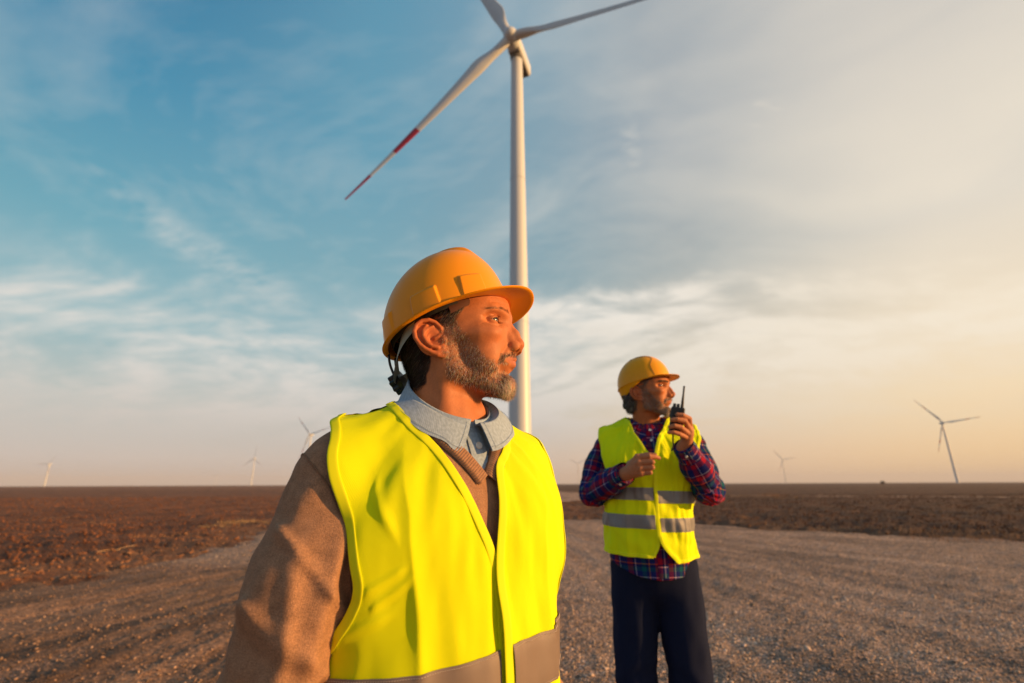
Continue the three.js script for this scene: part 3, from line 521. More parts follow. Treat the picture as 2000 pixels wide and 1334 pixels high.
function strands(m, density, count, style, seed) { // thin three-sided hairs planted on a mesh in millimetres
  const R = rng(seed), tri = m.idx.length / 3, acc = new Float64Array(tri); let sum = 0; const p = m.pos;
  for (let t = 0; t < tri; t++) {
    const i = 3 * m.idx[3 * t], j = 3 * m.idx[3 * t + 1], k = 3 * m.idx[3 * t + 2], cx = (p[i] + p[j] + p[k]) / 3, cy = (p[i + 1] + p[j + 1] + p[k + 1]) / 3, cz = (p[i + 2] + p[j + 2] + p[k + 2]) / 3;
    const ux = p[j] - p[i], uy = p[j + 1] - p[i + 1], uz = p[j + 2] - p[i + 2], vx = p[k] - p[i], vy = p[k + 1] - p[i + 1], vz = p[k + 2] - p[i + 2];
    sum += density(cx, cy, cz) * Math.hypot(uy * vz - uz * vy, uz * vx - ux * vz, ux * vy - uy * vx); acc[t] = sum;
  }
  const pos = [], idx = [], col = [], a = V(0, 0, 0), n = V(0, 0, 0), d = V(0, 0, 0), side = V(0, 0, 0), up = V(0, 0, 0), q = V(0, 0, 0);
  for (let s = 0; s < count; s++) {
    const r = R() * sum; let lo = 0, hi = tri - 1; while (lo < hi) { const c = (lo + hi) >> 1; if (acc[c] < r) lo = c + 1; else hi = c; }
    const i = 3 * m.idx[3 * lo], j = 3 * m.idx[3 * lo + 1], k = 3 * m.idx[3 * lo + 2]; let b1 = R(), b2 = R(); if (b1 + b2 > 1) { b1 = 1 - b1; b2 = 1 - b2; } const b0 = 1 - b1 - b2;
    a.set(p[i] * b0 + p[j] * b1 + p[k] * b2, p[i + 1] * b0 + p[j + 1] * b1 + p[k + 1] * b2, p[i + 2] * b0 + p[j + 2] * b1 + p[k + 2] * b2);
    n.set(m.nor[i] * b0 + m.nor[j] * b1 + m.nor[k] * b2, m.nor[i + 1] * b0 + m.nor[j + 1] * b1 + m.nor[k + 1] * b2, m.nor[i + 2] * b0 + m.nor[j + 2] * b1 + m.nor[k + 2] * b2).normalize();
    const st = style(a, n, R); if (!st) continue;
    d.set(...st.dir); d.addScaledVector(n, -d.dot(n)).normalize(); d.x += (R() - 0.5) * st.mess; d.y += (R() - 0.5) * st.mess; d.z += (R() - 0.5) * st.mess;
    d.addScaledVector(n, st.lift); d.normalize(); side.crossVectors(d, n).normalize(); up.crossVectors(side, d);
    const L = st.len, base = pos.length / 3, seg = st.seg ?? 2; q.copy(a).addScaledVector(n, -0.3);
    for (let e = 0; e <= seg; e++) {
      const w = st.r * (1 - 0.8 * e / seg);
      for (let c = 0; c < 3; c++) { const an = c * 2.094; pos.push(q.x + (side.x * Math.cos(an) + up.x * Math.sin(an)) * w, q.y + (side.y * Math.cos(an) + up.y * Math.sin(an)) * w, q.z + (side.z * Math.cos(an) + up.z * Math.sin(an)) * w); col.push(...st.col); }
      q.addScaledVector(d, L / seg); d.addScaledVector(n, -st.bend / seg); d.x += st.grav?.[0] ?? 0; d.y += st.grav?.[1] ?? 0; d.z += st.grav?.[2] ?? 0; d.normalize();
    }
    for (let e = 0; e < seg; e++) for (let c = 0; c < 3; c++) { const f0 = base + e * 3 + c, f1 = base + e * 3 + (c + 1) % 3; idx.push(f0, f1, f0 + 3, f1, f1 + 3, f0 + 3); }
  }
  return { pos: new Float32Array(pos), idx, col };
}
function moved(s, M) { const v = V(0, 0, 0); for (let i = 0; i < s.pos.length; i += 3) v.set(s.pos[i], s.pos[i + 1], s.pos[i + 2]).applyMatrix4(M).toArray(s.pos, i); return geoFrom(s.pos, s.idx, { color: s.col }); }
const hairMat = phys(1, 1, 1, 0.5, { vertexColors: true, side: THREE.FrontSide });
const skinMat = phys(1, 1, 1, 0.55, { vertexColors: true, specularIntensity: 0.5, side: THREE.FrontSide });
function skinColour(x, y, z, o) {
  const a = Math.abs(z), n = N3(x * 0.05, y * 0.05, z * 0.05), n2 = N3b(x * 0.22, y * 0.22, z * 0.22), n3 = N3(x * 0.6, y * 0.6, z * 0.6);
  let c = [0.475, 0.166, 0.064].map((v) => v * (1 + 0.08 * n + 0.06 * n2 + 0.06 * n3));
  const red = Math.max(sstep(16, 2, Math.hypot(x - 112, y + 14, z)), 0.55 * sstep(26, 6, Math.hypot(x - 70, y + 8, a - 46)), a > 72 && x < 14 ? 0.75 : 0, 0.3 * sstep(60, 90, y));
  c = [c[0] * (1 - 0.02 * red), c[1] * (1 - 0.24 * red), c[2] * (1 - 0.28 * red)];
  if (x > 77 && a < 26) { const u = y - (-34.4 + 0.1 * a - 0.012 * a * a), l = y - (-51 + 0.013 * a * a), k = sstep(0.6, -0.6, u) * sstep(-0.6, 0.8, l); c = lerp3(c, [0.43, 0.14, 0.08], k * 0.85); }
  const b = beardAt(x, y, z); c = lerp3(c, [0.21, 0.115, 0.07], clamp(b) * (o.stubble ?? 0.5));
  const h = scalpAt(x, y, z); c = lerp3(c, o.scalp, h * 0.85);
  return c;
}
// ---------------------------------------------------------------- bodies, in metres, for a person 1.72 m tall: x to the person's left, y up, z forward
function torso(x, y, z) {
  const a = Math.abs(x);
  let d = ell(x, y - 1.25, z + 0.005, 0.157, 0.235, 0.114);
  d = smin(d, cap(a, y, z, 0, 1.402, -0.028, 0.15, 1.380, -0.022, 0.056, 0.048), 0.06);
  d = smin(d, cap(a, y, z, 0.03, 1.452, -0.035, 0.14, 1.398, -0.03, 0.046, 0.038), 0.05);
  d = smin(d, ell(a - 0.072, y - 1.30, z - 0.058, 0.085, 0.075, 0.045), 0.06);
  d = smin(d, ell(x, y - 1.04, z - 0.006, 0.150, 0.2, 0.106), 0.07);
  d = smin(d, ell(x, y - 0.93, z + 0.005, 0.163, 0.13, 0.112), 0.06);
  return d;
}
const vestForm = (x, y, z) => smin(torso(x, y, z), ell(x, y - 1.06, z - 0.006, 0.172, 0.34, 0.128), 0.06);
const limb = (x, y, z, J, k = 0.02) => chain(x, y, z, J, k);
const polyR = (pts) => { const c = new THREE.CatmullRomCurve3(pts.map((p) => V(p[0], p[1], p[2] ?? 0)), false, 'centripetal'); return (t) => { const p = c.getPoint(clamp(t)); return [p.x, p.y, p.z]; }; };
const polyF = (pts) => { const c = new THREE.CatmullRomCurve3(pts.map((p) => V(p[0], p[1] * 450, 0)), false, 'centripetal'); return (t) => { const p = c.getPoint(clamp(t)); return [p.x, p.y / 450]; }; };
const Hs = 1.34;
// a place on the clothes: turn round the trunk in degrees (0 front, minus = the person's right) and level
function onForm(form, phi, h, off) {
  const p = phi * Math.PI / 180, el = h > Hs ? (h - Hs) / 0.16 : 0, ce = Math.cos(el), d = [Math.sin(p) * ce, Math.sin(el), Math.cos(p) * ce], y0 = Math.min(h, Hs);
  const r = march(form, [d[0] * 0.55, y0 + d[1] * 0.55, d[2] * 0.55 - 0.01], [-d[0], -d[1], -d[2]], off);
  return r ?? [d[0] * 0.15, y0 + d[1] * 0.15, d[2] * 0.15];
}
function toForm(q) { const h = q[1]; if (h <= Hs) return [Math.atan2(q[0], q[2] + 0.01) * 180 / Math.PI, h]; const r = Math.hypot(q[0], q[2] + 0.01), el = Math.atan2(h - Hs, r); return [Math.atan2(q[0], q[2] + 0.01) * 180 / Math.PI, Hs + el * 0.16]; }
// a cloth panel between two edge curves given in (turn, level); off(s, t) is how far it stands off the body
function panel(form, inner, outer, nu, nv, off, uvScale = 1) {
  const A = polyF(inner), B = polyF(outer);
  const P = (s, t) => { const a = A(t), b = B(t); return onForm(form, lerp(a[0], b[0], s), lerp(a[1], b[1], s), off(s, t)); };
  return { P, geo: sheet(nu, nv, P, (s, t) => { const a = A(t), b = B(t); return [lerp(a[0], b[0], s) * 0.0028 * uvScale, lerp(a[1], b[1], s) * uvScale]; }) };
}
// a flat binding folded over an edge: a strip with a rounded section along a curve on the cloth
function binding(pts, normals, w, h) {
  const n = pts.length - 1, pos = [], idx = [], K = 10;
  for (let i = 0; i <= n; i++) {
    const p = V(...pts[i]), t = V(...pts[Math.min(i + 1, n)]).sub(V(...pts[Math.max(i - 1, 0)])).normalize(), N = V(...normals[i]).normalize(), b = t.clone().cross(N).normalize(); N.crossVectors(b, t).normalize();
    for (let k = 0; k < K; k++) { const a = k / K * 2 * Math.PI, c = Math.cos(a), s = Math.sin(a), u = Math.sign(c) * Math.pow(Math.abs(c), 0.55) * w, v = Math.sign(s) * Math.pow(Math.abs(s), 0.8) * h; const q = p.clone().addScaledVector(b, u).addScaledVector(N, v); pos.push(q.x, q.y, q.z); }
  }
  for (let i = 0; i < n; i++) for (let k = 0; k < K; k++) { const a = i * K + k, b = i * K + (k + 1) % K; idx.push(a, a + K, b, b, a + K, b + K); }
  for (const e of [0, n * K]) for (let k = 1; k < K - 1; k++) idx.push(e, e + k, e + k + 1);
  return geoFrom(pos, idx);
}
const gradOf = (f, p, e = 0.004) => { const g = [f(p[0] + e, p[1], p[2]) - f(p[0] - e, p[1], p[2]), f(p[0], p[1] + e, p[2]) - f(p[0], p[1] - e, p[2]), f(p[0], p[1], p[2] + e) - f(p[0], p[1], p[2] - e)], L = Math.hypot(...g) || 1; return g.map((v) => v / L); };
const scaled = (f, k) => (x, y, z) => f(x / k, y / k, z / k) * k;
// fabrics
const weave = tex(256, 256, (u, v) => { const a = Math.sin(u * 2 * Math.PI * 32), b = Math.sin(v * 2 * Math.PI * 32); return 0.5 + 0.22 * a * (Math.abs(b) * 0.6 + 0.4) + 0.12 * tnoise(u, v, 60, 60, 2); });
const rib1 = tex(256, 256, (u, v) => 0.5 + 0.35 * Math.sin(u * 2 * Math.PI * 40) + 0.12 * tnoise(u, v, 90, 40, 2));
const heather = tex(512, 512, (u, v) => { const a = tnoise(u, v, 220, 130, 1), b = tnoise(u, v, 60, 60, 4), c = tnoise(u, v, 14, 14, 7), k = 0.76 + 0.15 * a + 0.07 * b + 0.05 * c; return [k, k * (0.99 - 0.015 * b), k * (0.98 - 0.03 * b)]; }, true);
const knit = tex(512, 512, (u, v) => { const w = 64, s = Math.abs(((u * w) % 1) - 0.5) * 2, t = ((v * w * 1.3 + s * 0.55) % 1 + 1) % 1; return 0.35 + 0.35 * Math.sin(t * Math.PI) * (1 - 0.5 * s) + 0.22 * tnoise(u, v, 200, 200, 3) + 0.12 * tnoise(u, v, 60, 60, 5); });
const denimCol = tex(512, 512, (u, v) => { const a = tnoise(u, v, 210, 210, 1), b = tnoise(u, v, 30, 30, 4), k = 0.82 + 0.09 * a + 0.07 * b; return [k, k, k]; }, true);

// uv in metres from bones: round each limb and along it, unwrapped triangle by triangle
function boneUV(g, bones) {
  const s = g.index ? g.toNonIndexed() : g, p = s.attributes.position, uv = new Float32Array(p.count * 2), B = bones.map(([a, b, R, u0 = 0]) => { const A = V(...a), D = V(...b).sub(A), L = D.length(); D.normalize(); const X = V(0, 0, 1).addScaledVector(D, -D.z).normalize(), Y = D.clone().cross(X); return { A, D, L, X, Y, R, u0 }; }), q = V(0, 0, 0), c = V(0, 0, 0);
  for (let i = 0; i < p.count; i += 3) {
    c.set(0, 0, 0); for (let k = 0; k < 3; k++) c.add(q.fromBufferAttribute(p, i + k)); c.multiplyScalar(1 / 3);
    let best = null, bd = 1e9; for (const b of B) { q.copy(c).sub(b.A); const t = clamp(q.dot(b.D), 0, b.L), d = q.addScaledVector(b.D, -t).length() - b.R; if (d < bd) { bd = d; best = b; } }
    q.copy(c).sub(best.A); const a0 = Math.atan2(q.dot(best.Y), q.dot(best.X));
    for (let k = i; k < i + 3; k++) { q.fromBufferAttribute(p, k).sub(best.A); let a = Math.atan2(q.dot(best.Y), q.dot(best.X)); if (a - a0 > Math.PI) a -= 2 * Math.PI; if (a - a0 < -Math.PI) a += 2 * Math.PI; uv[2 * k] = a * best.R + best.u0; uv[2 * k + 1] = q.dot(best.D); }
  }
  s.setAttribute('uv', new THREE.BufferAttribute(uv, 2)); return s;
}
const armBones = (J, k) => [[J[0], J[2], 0.06], [J[2], J[4], 0.05]].map(([a, b, R]) => [a.slice(0, 3).map((v) => v * k), b.slice(0, 3).map((v) => v * k), R]);

// a whole safety vest: two fronts, a back, bindings on every edge, reflective tape
function makeVest(P, K, form, R, L, BK, opt) {
  const up = (p) => p.map((v) => v * K), K3 = new THREE.Matrix4().makeScale(K, K, K), geos = [], binds = [];
  const edge = (Pf, a, b, n, lift, w = 0.0066, h = 0.0011) => { const pts = [], nn = []; for (let i = 0; i <= n; i++) { const k = i / n, p = Pf(lerp(a[0], b[0], k), lerp(a[1], b[1], k)), g = gradOf(form, p, 0.008); pts.push(p.map((v, c) => (v + g[c] * lift) * K)); nn.push(g); } binds.push(binding(pts, nn, w, h)); };
  const r = panel(form, R.inner, R.outer, opt.n, Math.round(opt.n * 1.5), R.off), l = panel(form, L.inner, L.outer, opt.n, Math.round(opt.n * 1.5), L.off);
  geos.push(r.geo, l.geo);
  for (const sg of [-1, 1]) { const b = panel(form, BK.inner.map(([a, h]) => [a * sg, h]), BK.outer.map(([a, h]) => [a * sg, h]), opt.n, Math.round(opt.n * 1.2), BK.off); geos.push(b.geo); edge(b.P, [0, 0], [0, BK.neckT], 40, 0.001); edge(b.P, [1, 0], [1, BK.armT], 60, 0.001); edge(b.P, [0, 1], [1, 1], 40, 0.001); }
  const vest = mesh('vest', mergeGeometries(geos).applyMatrix4(K3), opt.mat, P);
  edge(r.P, [0, 0], [0, 1], 160, 0.001); edge(r.P, [1, 0], [1, R.armT], 120, 0.001); edge(r.P, [0, 1], [1, 1], 50, 0.001);
  edge(l.P, [0, 0], [0, 1], 160, 0.0012); edge(l.P, [1, 0], [1, L.armT], 120, 0.001); edge(l.P, [0, 1], [1, 1], 50, 0.001);
  for (const b of binds) mesh('binding', b, opt.bindMat, vest);
  // tape: laid on a panel between two levels
  const strip = (pn, inner, outer, off, s0, s1, h0, h1, skew) => {
    const A = polyF(inner), B = polyF(outer), T = (s, h) => { let a = 0.3, b = 1; for (let i = 0; i < 22; i++) { const m = (a + b) / 2, hh = lerp(A(m)[1], B(m)[1], s); if (hh > h) a = m; else b = m; } return (a + b) / 2; };
    const Q = (s, v, d) => { const q = lerp(s0, s1, s), h = lerp(h1, h0, v) + skew * q, p = pn(q, T(q, h)), g = gradOf(form, p, 0.008); return p.map((x, c) => (x + g[c] * d) * K); };
    mesh('reflective_tape', sheet(90, 8, (s, v) => Q(s, v, 0.0036 - 0.0012 * Math.pow(Math.abs(2 * v - 1), 6)), (s, v) => [s * 0.3, v * 0.05]), opt.tapeMat, vest);
    if (opt.stitch) { const ds = []; for (const v of [0.05, 0.95]) for (let i = 0; i < 90; i++) { const a = i / 90, b = a + 0.0068; ds.push(tube([Q(a, v, 0.0030), Q((a + b) / 2, v, 0.0036), Q(b, v, 0.0030)], 0.0005, 4, 2)); } const m = mesh('stitching', merge(ds), opt.stitchMat, vest); m.userData.kind = 'stuff'; }
  };
  for (const [h0, h1] of opt.tape) {
    strip(r.P, R.inner, R.outer, R.off, 0.03, 1, h0, h1, R.skew ?? 0); strip(l.P, L.inner, L.outer, L.off, 0.03, 1, h0 + (opt.dl ?? 0), h1 + (opt.dl ?? 0), L.skew ?? 0);
  }
  return vest;
}
// ================================================================ the man in front
const man1 = new THREE.Group(); man1.name = nm('person'); scene.add(man1);
tag(man1, 'bearded person in orange hard hat, brown sweater and yellow vest, standing close in front', 'person');
const H1 = new THREE.Matrix4(), B1 = new THREE.Matrix4();
const K1 = 0.972, YAW1 = 38 * Math.PI / 180;
{
  const Y = 11 * Math.PI / 180, tr = at(863, 655, 0.717), R = V(-Math.sin(Y), 0, Math.cos(Y)), O = tr.clone().addScaledVector(R, -0.072), F = V(Math.cos(Y), 0, Math.sin(Y));
  H1.makeBasis(F, V(0, 1, 0), R).setPosition(O).multiply(new THREE.Matrix4().makeRotationX(0.0)).multiply(new THREE.Matrix4().makeRotationZ(6 * Math.PI / 180)).multiply(new THREE.Matrix4().makeScale(0.001, 0.001, 0.001));
  const nb = V(-32, -140, 0).applyMatrix4(H1);
  man1.position.set(nb.x - 0.0, 0, nb.z); man1.rotation.y = YAW1; man1.updateMatrixWorld(true);
  man1.position.addScaledVector(V(Math.sin(YAW1), 0, Math.cos(YAW1)), 0.02); man1.updateMatrixWorld(true);
  B1.copy(man1.matrixWorld).invert();
}
const HB1 = B1.clone().multiply(H1);                              // head space (mm) to the man's own space (m)
const neckInHead1 = (() => {                                       // the neck runs from the skull to the base of the neck on the trunk
  const inv = HB1.clone().invert(), a = V(0, 1.455 * K1, -0.012).applyMatrix4(inv), b = V(0, 1.33 * K1, -0.02).applyMatrix4(inv);
  const sc = V(-0.018, 1.425 * K1, 0.03).applyMatrix4(inv), sl = V(0.018, 1.425 * K1, 0.03).applyMatrix4(inv);
  return (x, y, z) => {
    let d = cap(x, y, z, -22, -30, 0, a.x, a.y, a.z, 56, 57); d = smin(d, cap(x, y, z, a.x, a.y, a.z, b.x, b.y, b.z, 57, 70), 20);
    d = smin(d, cap(x, y, z, -6, -34, 57, sc.x, sc.y, sc.z, 10, 9), 16); d = smin(d, cap(x, y, z, -6, -34, -57, sl.x, sl.y, sl.z, 10, 9), 16);
    d = smin(d, ell(x - 30, y + 118, z, 12, 17, 12), 12);
    return d;
  };
})();
const head1 = { neck: neckInHead1, flare: 0.44, ear: 0.93, nose: -2.5, chin: 96, squint: 1.9, rough: 0.05, scalp: [0.035, 0.025, 0.02] };
let body1;
const hf1 = headField(head1), hm1 = surface(hf1, [-110, -205, -100], [132, 140, 100], 1.75, 1.9);
{
  const col = []; for (let i = 0; i < hm1.pos.length; i += 3) col.push(...skinColour(hm1.pos[i], hm1.pos[i + 1], hm1.pos[i + 2], head1));
  // beard, brows, lashes and hair
  const grey = (R, g, dark, light) => R() < g ? light.map((v) => v * (0.7 + 0.5 * R())) : dark.map((v) => v * (0.6 + 0.8 * R()));
  const beard = strands(hm1, beardAt, 13000, (p, n, R) => {
    const a = Math.abs(p.z), chin = sstep(58, 86, p.x) * sstep(-60, -82, p.y), mous = p.x > 78 && p.y > -46 && a < 37 && p.y < -19 && p.x > 71, side = sstep(-30, 5, p.y) * (mous ? 0 : 1), jaw = sstep(-35, -70, p.y);
    const g = mous ? 0.10 : lerp(lerp(0.62, 0.40, jaw), 0.75, chin), len = mous ? 5.2 + 2 * R() : lerp(lerp(4.5, 7.5, jaw), 13, chin) * (0.6 + 0.6 * R());
    const dir = mous ? [0.15, -0.7, Math.sign(p.z) * 0.75] : [lerp(-0.18, 0.30, chin), -1, Math.sign(p.z) * -0.05];
    return { dir, mess: mous ? 0.6 : 1.0, lift: mous ? 0.12 : lerp(0.26, 0.42, chin), bend: lerp(0.3, 1.0, chin), len, r: 0.22, grav: [0, -0.12, 0], col: grey(R, g, mous ? [0.085, 0.046, 0.026] : [0.05, 0.028, 0.017], [0.66, 0.54, 0.42]) };
  }, 31);
  const hair = strands(hm1, (x, y, z) => y < 60 ? scalpAt(x, y, z) * (x > 0 ? 1.8 : 1) : 0, 15000, (p, n, R) => ({ dir: [-0.75, -0.75, 0], mess: 0.4, lift: 0.22, bend: 0.6, len: (p.x < -30 ? 13 : 8) + 6 * R(), r: 0.27, grav: [0, -0.08, 0], col: grey(R, p.x > 5 ? 0.34 : 0.07, [0.035, 0.024, 0.018], [0.40, 0.33, 0.27]) }), 32);
  const browAt = (x, y, z) => { const a = Math.abs(z); return x > 62 && a > 13 && a < 57 ? sstep(3.6, 1.6, Math.abs(y - (41 + 0.09 * (a - 9) - 0.0055 * Math.max(0, a - 28) ** 2)) + (a > 38 ? 0.9 : 0)) : 0; };
  const brows = [1, -1].map((sd) => strands(hm1, (x, y, z) => z * sd > 0 ? browAt(x, y, z) : 0, 300, (p, n, R) => { const s = Math.sign(p.z), a = Math.abs(p.z); return { dir: [-0.25, a < 16 ? 0.7 : a < 34 ? 0.22 : -0.3, s], mess: 0.35, lift: 0.22, bend: 0.3, len: 5 + 3 * R(), r: 0.11, col: grey(R, 0.15, [0.12, 0.065, 0.035], [0.4, 0.3, 0.24]) }; }, 33));
  const lashes = [];
  for (const sg of [1, -1]) {
    const lash = { pos: [], idx: [], col: [] };
    for (let i = 0; i < 24; i++) {
      const ez = -13 + 24 * i / 23, q = 1 - (ez / 15) ** 2, y = 25.3 + 0.06 * ez + 4.6 * q - head1.squint, r2 = 14.0 ** 2 - (y - 25) ** 2 - ez * ez; if (r2 < 0) continue;
      const x = 73 + Math.sqrt(r2), z = sg * (33 + ez), L = 5, b = lash.pos.length / 3, dz = sg * ez * 0.03 * L;
      for (let e = 0; e < 3; e++) { const t = e / 2, w = 0.13 * (1 - 0.8 * t); for (const s of [[0, w, 0], [0, -w, w], [0, -w, -w]]) { lash.pos.push(x + L * t * 0.85 + s[0], y + L * (0.05 * t + 0.3 * t * t) + s[1], z + dz * t + s[2]); lash.col.push(0.03, 0.02, 0.015); } }
      for (let e = 0; e < 2; e++) for (let c = 0; c < 3; c++) { const f0 = b + e * 3 + c, f1 = b + e * 3 + (c + 1) % 3; lash.idx.push(f0, f1, f0 + 3, f1, f1 + 3, f0 + 3); }
    }
    // the dense dark row where the lashes root along the upper lid
    const row = []; for (let i = 0; i <= 16; i++) { const ez = -13 + 26.5 * i / 16, q = clamp(1 - (ez / 15) ** 2), y = 25.1 + 0.06 * ez + 4.6 * q - head1.squint, r2 = 13.75 ** 2 - (y - 25) ** 2 - ez * ez; if (r2 > 0) row.push(V(73 + Math.sqrt(r2), y, sg * (33 + ez))); }
    const rg = tube(row, 0.42, 5, 40), b0 = lash.pos.length / 3, rp = rg.attributes.position.array; for (let i = 0; i < rp.length; i++) lash.pos.push(rp[i]); for (let i = 0; i < rp.length / 3; i++) lash.col.push(0.035, 0.02, 0.014); for (const k of rg.index.array) lash.idx.push(b0 + k);
    lash.pos = new Float32Array(lash.pos); lashes.push(lash);
  }
  const eyeGeo = () => { const g = new THREE.SphereGeometry(12, 48, 40).rotateZ(-Math.PI / 2), p = g.attributes.position, c = []; for (let i = 0; i < p.count; i++) { const x = p.getX(i), y = p.getY(i), z = p.getZ(i), r = Math.hypot(y, z); if (x > 0 && r < 6.2) p.setX(i, x + 0.9 * (1 - (r / 6.2) ** 2)); const n = N3(y * 1.5, z * 1.5, 1); c.push(...(x < 0 || r > 6.3 ? [0.52 + 0.04 * n, 0.43 + 0.04 * n, 0.38] : r > 5.5 ? [0.05, 0.035, 0.02] : r > 2.3 ? [0.13 + 0.05 * n, 0.075 + 0.03 * n, 0.03] : [0.004, 0.004, 0.004])); } g.setAttribute('color', new THREE.Float32BufferAttribute(c, 3)); g.computeVertexNormals(); return g; };
  // the body: head and neck in fine cells, the trunk and limbs under the clothes in coarse ones, hands of their own
  const headGeo = fieldGeo(xform(hm1, HB1), col);
  body1 = { headGeo, beard, hair, brows, lashes, eyeGeo };
}
const ARM_R1 = [[-0.167, 1.368, -0.018, 0.055], [-0.205, 1.25, -0.004, 0.052], [-0.229, 1.095, -0.006, 0.046], [-0.242, 0.98, 0.03, 0.042], [-0.242, 0.865, 0.075, 0.030]];
const ARM_L1 = [[0.140, 1.350, -0.050, 0.047], [0.172, 1.25, -0.092, 0.047], [0.218, 1.095, -0.105, 0.044], [0.238, 0.98, -0.065, 0.041], [0.236, 0.865, -0.02, 0.030]];
const LEGS1 = [[-0.09, 0.90, 0, 0.085], [-0.10, 0.48, 0.01, 0.055], [-0.105, 0.09, -0.02, 0.04]];
const legField = (x, y, z) => Math.min(chain(x, y, z, LEGS1), chain(-x, y, z, LEGS1));
// a hand hanging at the side: palm and five fingers, in metres in the arm's own space
function hangingHand(x, y, z, W, s) { // s = -1 right hand; thumb points forward
  const px = (x - W[0]) * s, py = y - W[1], pz = z - W[2];
  let d = ell(px, py + 0.055, pz - 0.012, 0.016, 0.052, 0.040);
  const F = [[0.036, 1.0, 0.0095], [0.016, 1.1, 0.0098], [-0.004, 1.02, 0.0093], [-0.022, 0.82, 0.008]];
  for (const [fz, l, r] of F) d = smin(d, chain(px, py, pz, [[0, -0.085, 0.012 + fz, r], [0.002, -0.085 - 0.042 * l, 0.012 + fz * 1.05, r * 0.93], [-0.012, -0.085 - 0.070 * l, 0.012 + fz * 1.02, r * 0.86], [-0.026, -0.085 - 0.085 * l, 0.012 + fz, r * 0.75]]), 0.006);
  d = smin(d, chain(px, py, pz, [[0, -0.02, 0.03, 0.013], [-0.006, -0.055, 0.062, 0.012], [-0.012, -0.085, 0.072, 0.0105], [-0.014, -0.108, 0.072, 0.009]]), 0.012);
  d = smin(d, cap(px, py, pz, 0, 0.06, -0.01, 0, -0.02, 0.006, 0.028, 0.024), 0.02);
  return d;
}
{
  const { headGeo, beard, hair, brows, lashes, eyeGeo } = body1;
  const skinFlat = (g) => { const n = g.attributes.position.count, c = new Float32Array(n * 3); for (let i = 0; i < n; i++) { c[3 * i] = 0.49; c[3 * i + 1] = 0.178; c[3 * i + 2] = 0.075; } g.setAttribute('color', new THREE.BufferAttribute(c, 3)); return g; };
  const kM = new THREE.Matrix4().makeScale(K1, K1, K1), parts = [headGeo];
  const core = (x, y, z) => smin(smin(torso(x, y, z) + 0.012, Math.min(limb(x, y, z, ARM_R1), limb(x, y, z, ARM_L1)) + 0.006, 0.02), legField(x, y, z) + 0.004, 0.03);
  parts.push(skinFlat(fieldGeo(xform(surface(core, [-0.36, 0.05, -0.2], [0.36, 1.46, 0.2], 0.016), kM))));
  for (const s of [-1, 1]) { const W = (s < 0 ? ARM_R1 : ARM_L1)[4]; parts.push(skinFlat(fieldGeo(xform(surface((x, y, z) => hangingHand(x, y, z, W, -s), [W[0] - 0.07, W[1] - 0.2, W[2] - 0.09], [W[0] + 0.07, W[1] + 0.09, W[2] + 0.11], 0.004), kM)))); }
  mesh('body', mergeGeometries(parts), skinMat, man1);
  mesh('beard', moved(beard, HB1), hairMat, man1); mesh('hair', moved(hair, HB1), hairMat, man1); for (const b of brows) mesh('eyebrow', moved(b, HB1), hairMat, man1);
  for (const l of lashes) mesh('eyelashes', moved(l, HB1), hairMat, man1);
  const eyeM = phys(1, 1, 1, 0.12, { vertexColors: true, clearcoat: 1, clearcoatRoughness: 0.03, side: THREE.FrontSide });
  for (const s of [1, -1]) { const e = eyeGeo().rotateY(-0.42).translate(73, 25, 33 * s).applyMatrix4(HB1); mesh('eye', e, eyeM, man1); }
}
// sweater
const sweaterMat = phys(0.66, 0.37, 0.225, 0.95, { specularIntensity: 0.3, map: rep(heather, 7, 7), bumpMap: rep(knit, 9, 9), bumpScale: 0.0011, sheen: 0.5, sheenRoughness: 0.6, sheenColor: new THREE.Color().setRGB(0.4, 0.28, 0.2) });
function sleeve(x, y, z, J) {
  let d = limb(x, y, z, J, 0.03) - 0.013;
  const s = J[0][0] < 0 ? -1 : 1, X = x * s, t = (1.38 - y) / 0.3;
  const w = N3(x * 5, y * 3, z * 5);
  const fold = (p, c, k) => k * Math.exp(-((p / c) ** 2));
  d -= fold(X - 0.190 - 0.045 * t + 0.02 * w, 0.017, 0.014) * sstep(1.37, 1.30, y) * sstep(1.02, 1.12, y) * sstep(0.0, 0.035, z);    // long fold down the front of the sleeve
  d -= fold(X - 0.223 - 0.03 * t - 0.02 * w, 0.014, 0.010) * sstep(1.31, 1.25, y) * sstep(1.0, 1.08, y) * sstep(0.0, 0.035, z);
  d -= fold(z - 0.01 + 0.05 * (t - 0.5) - 0.015 * w, 0.022, 0.004) * sstep(1.33, 1.22, y) * sstep(0.95, 1.05, y);
  d -= fold(y - 1.17 - 0.9 * (X - 0.21) - 0.02 * w, 0.014, 0.010) * sstep(-0.01, 0.03, z); d -= fold(y - 1.255 - 1.2 * (X - 0.20) + 0.01 * w, 0.012, 0.007) * sstep(-0.01, 0.03, z);
  d += 0.0045 * N3(x * 9, y * 7, z * 9) + 0.002 * N3(x * 22, y * 16, z * 22);
  const el = Math.exp(-(((y - 1.09) / 0.07) ** 2)); d -= 0.005 * el * Math.sin((y + z * 0.6 + 0.3 * X) * 160 + 3 * w);
  return d;
}
const sweaterSolid = (x, y, z) => {
  const a = Math.min(sleeve(x, y, z, ARM_R1), sleeve(x, y, z, ARM_L1)), t = torso(x, y, z) - 0.010 + 0.0025 * N3(x * 7, y * 5, z * 7);
  return smin(t, a, 0.022);
};
const VN = [0, 1.385];                                              // the point of the V neck
const vCut = (x, y, z) => { // inside the opening: negative
  const front = Math.max(Math.abs(x) - 0.78 * (y - VN[1]), -(y - VN[1]), -(z + 0.0)), ring = Math.hypot(x / 1.05, z + 0.03) - 0.082;
  return Math.min(front, Math.max(ring, 1.44 - y));
};
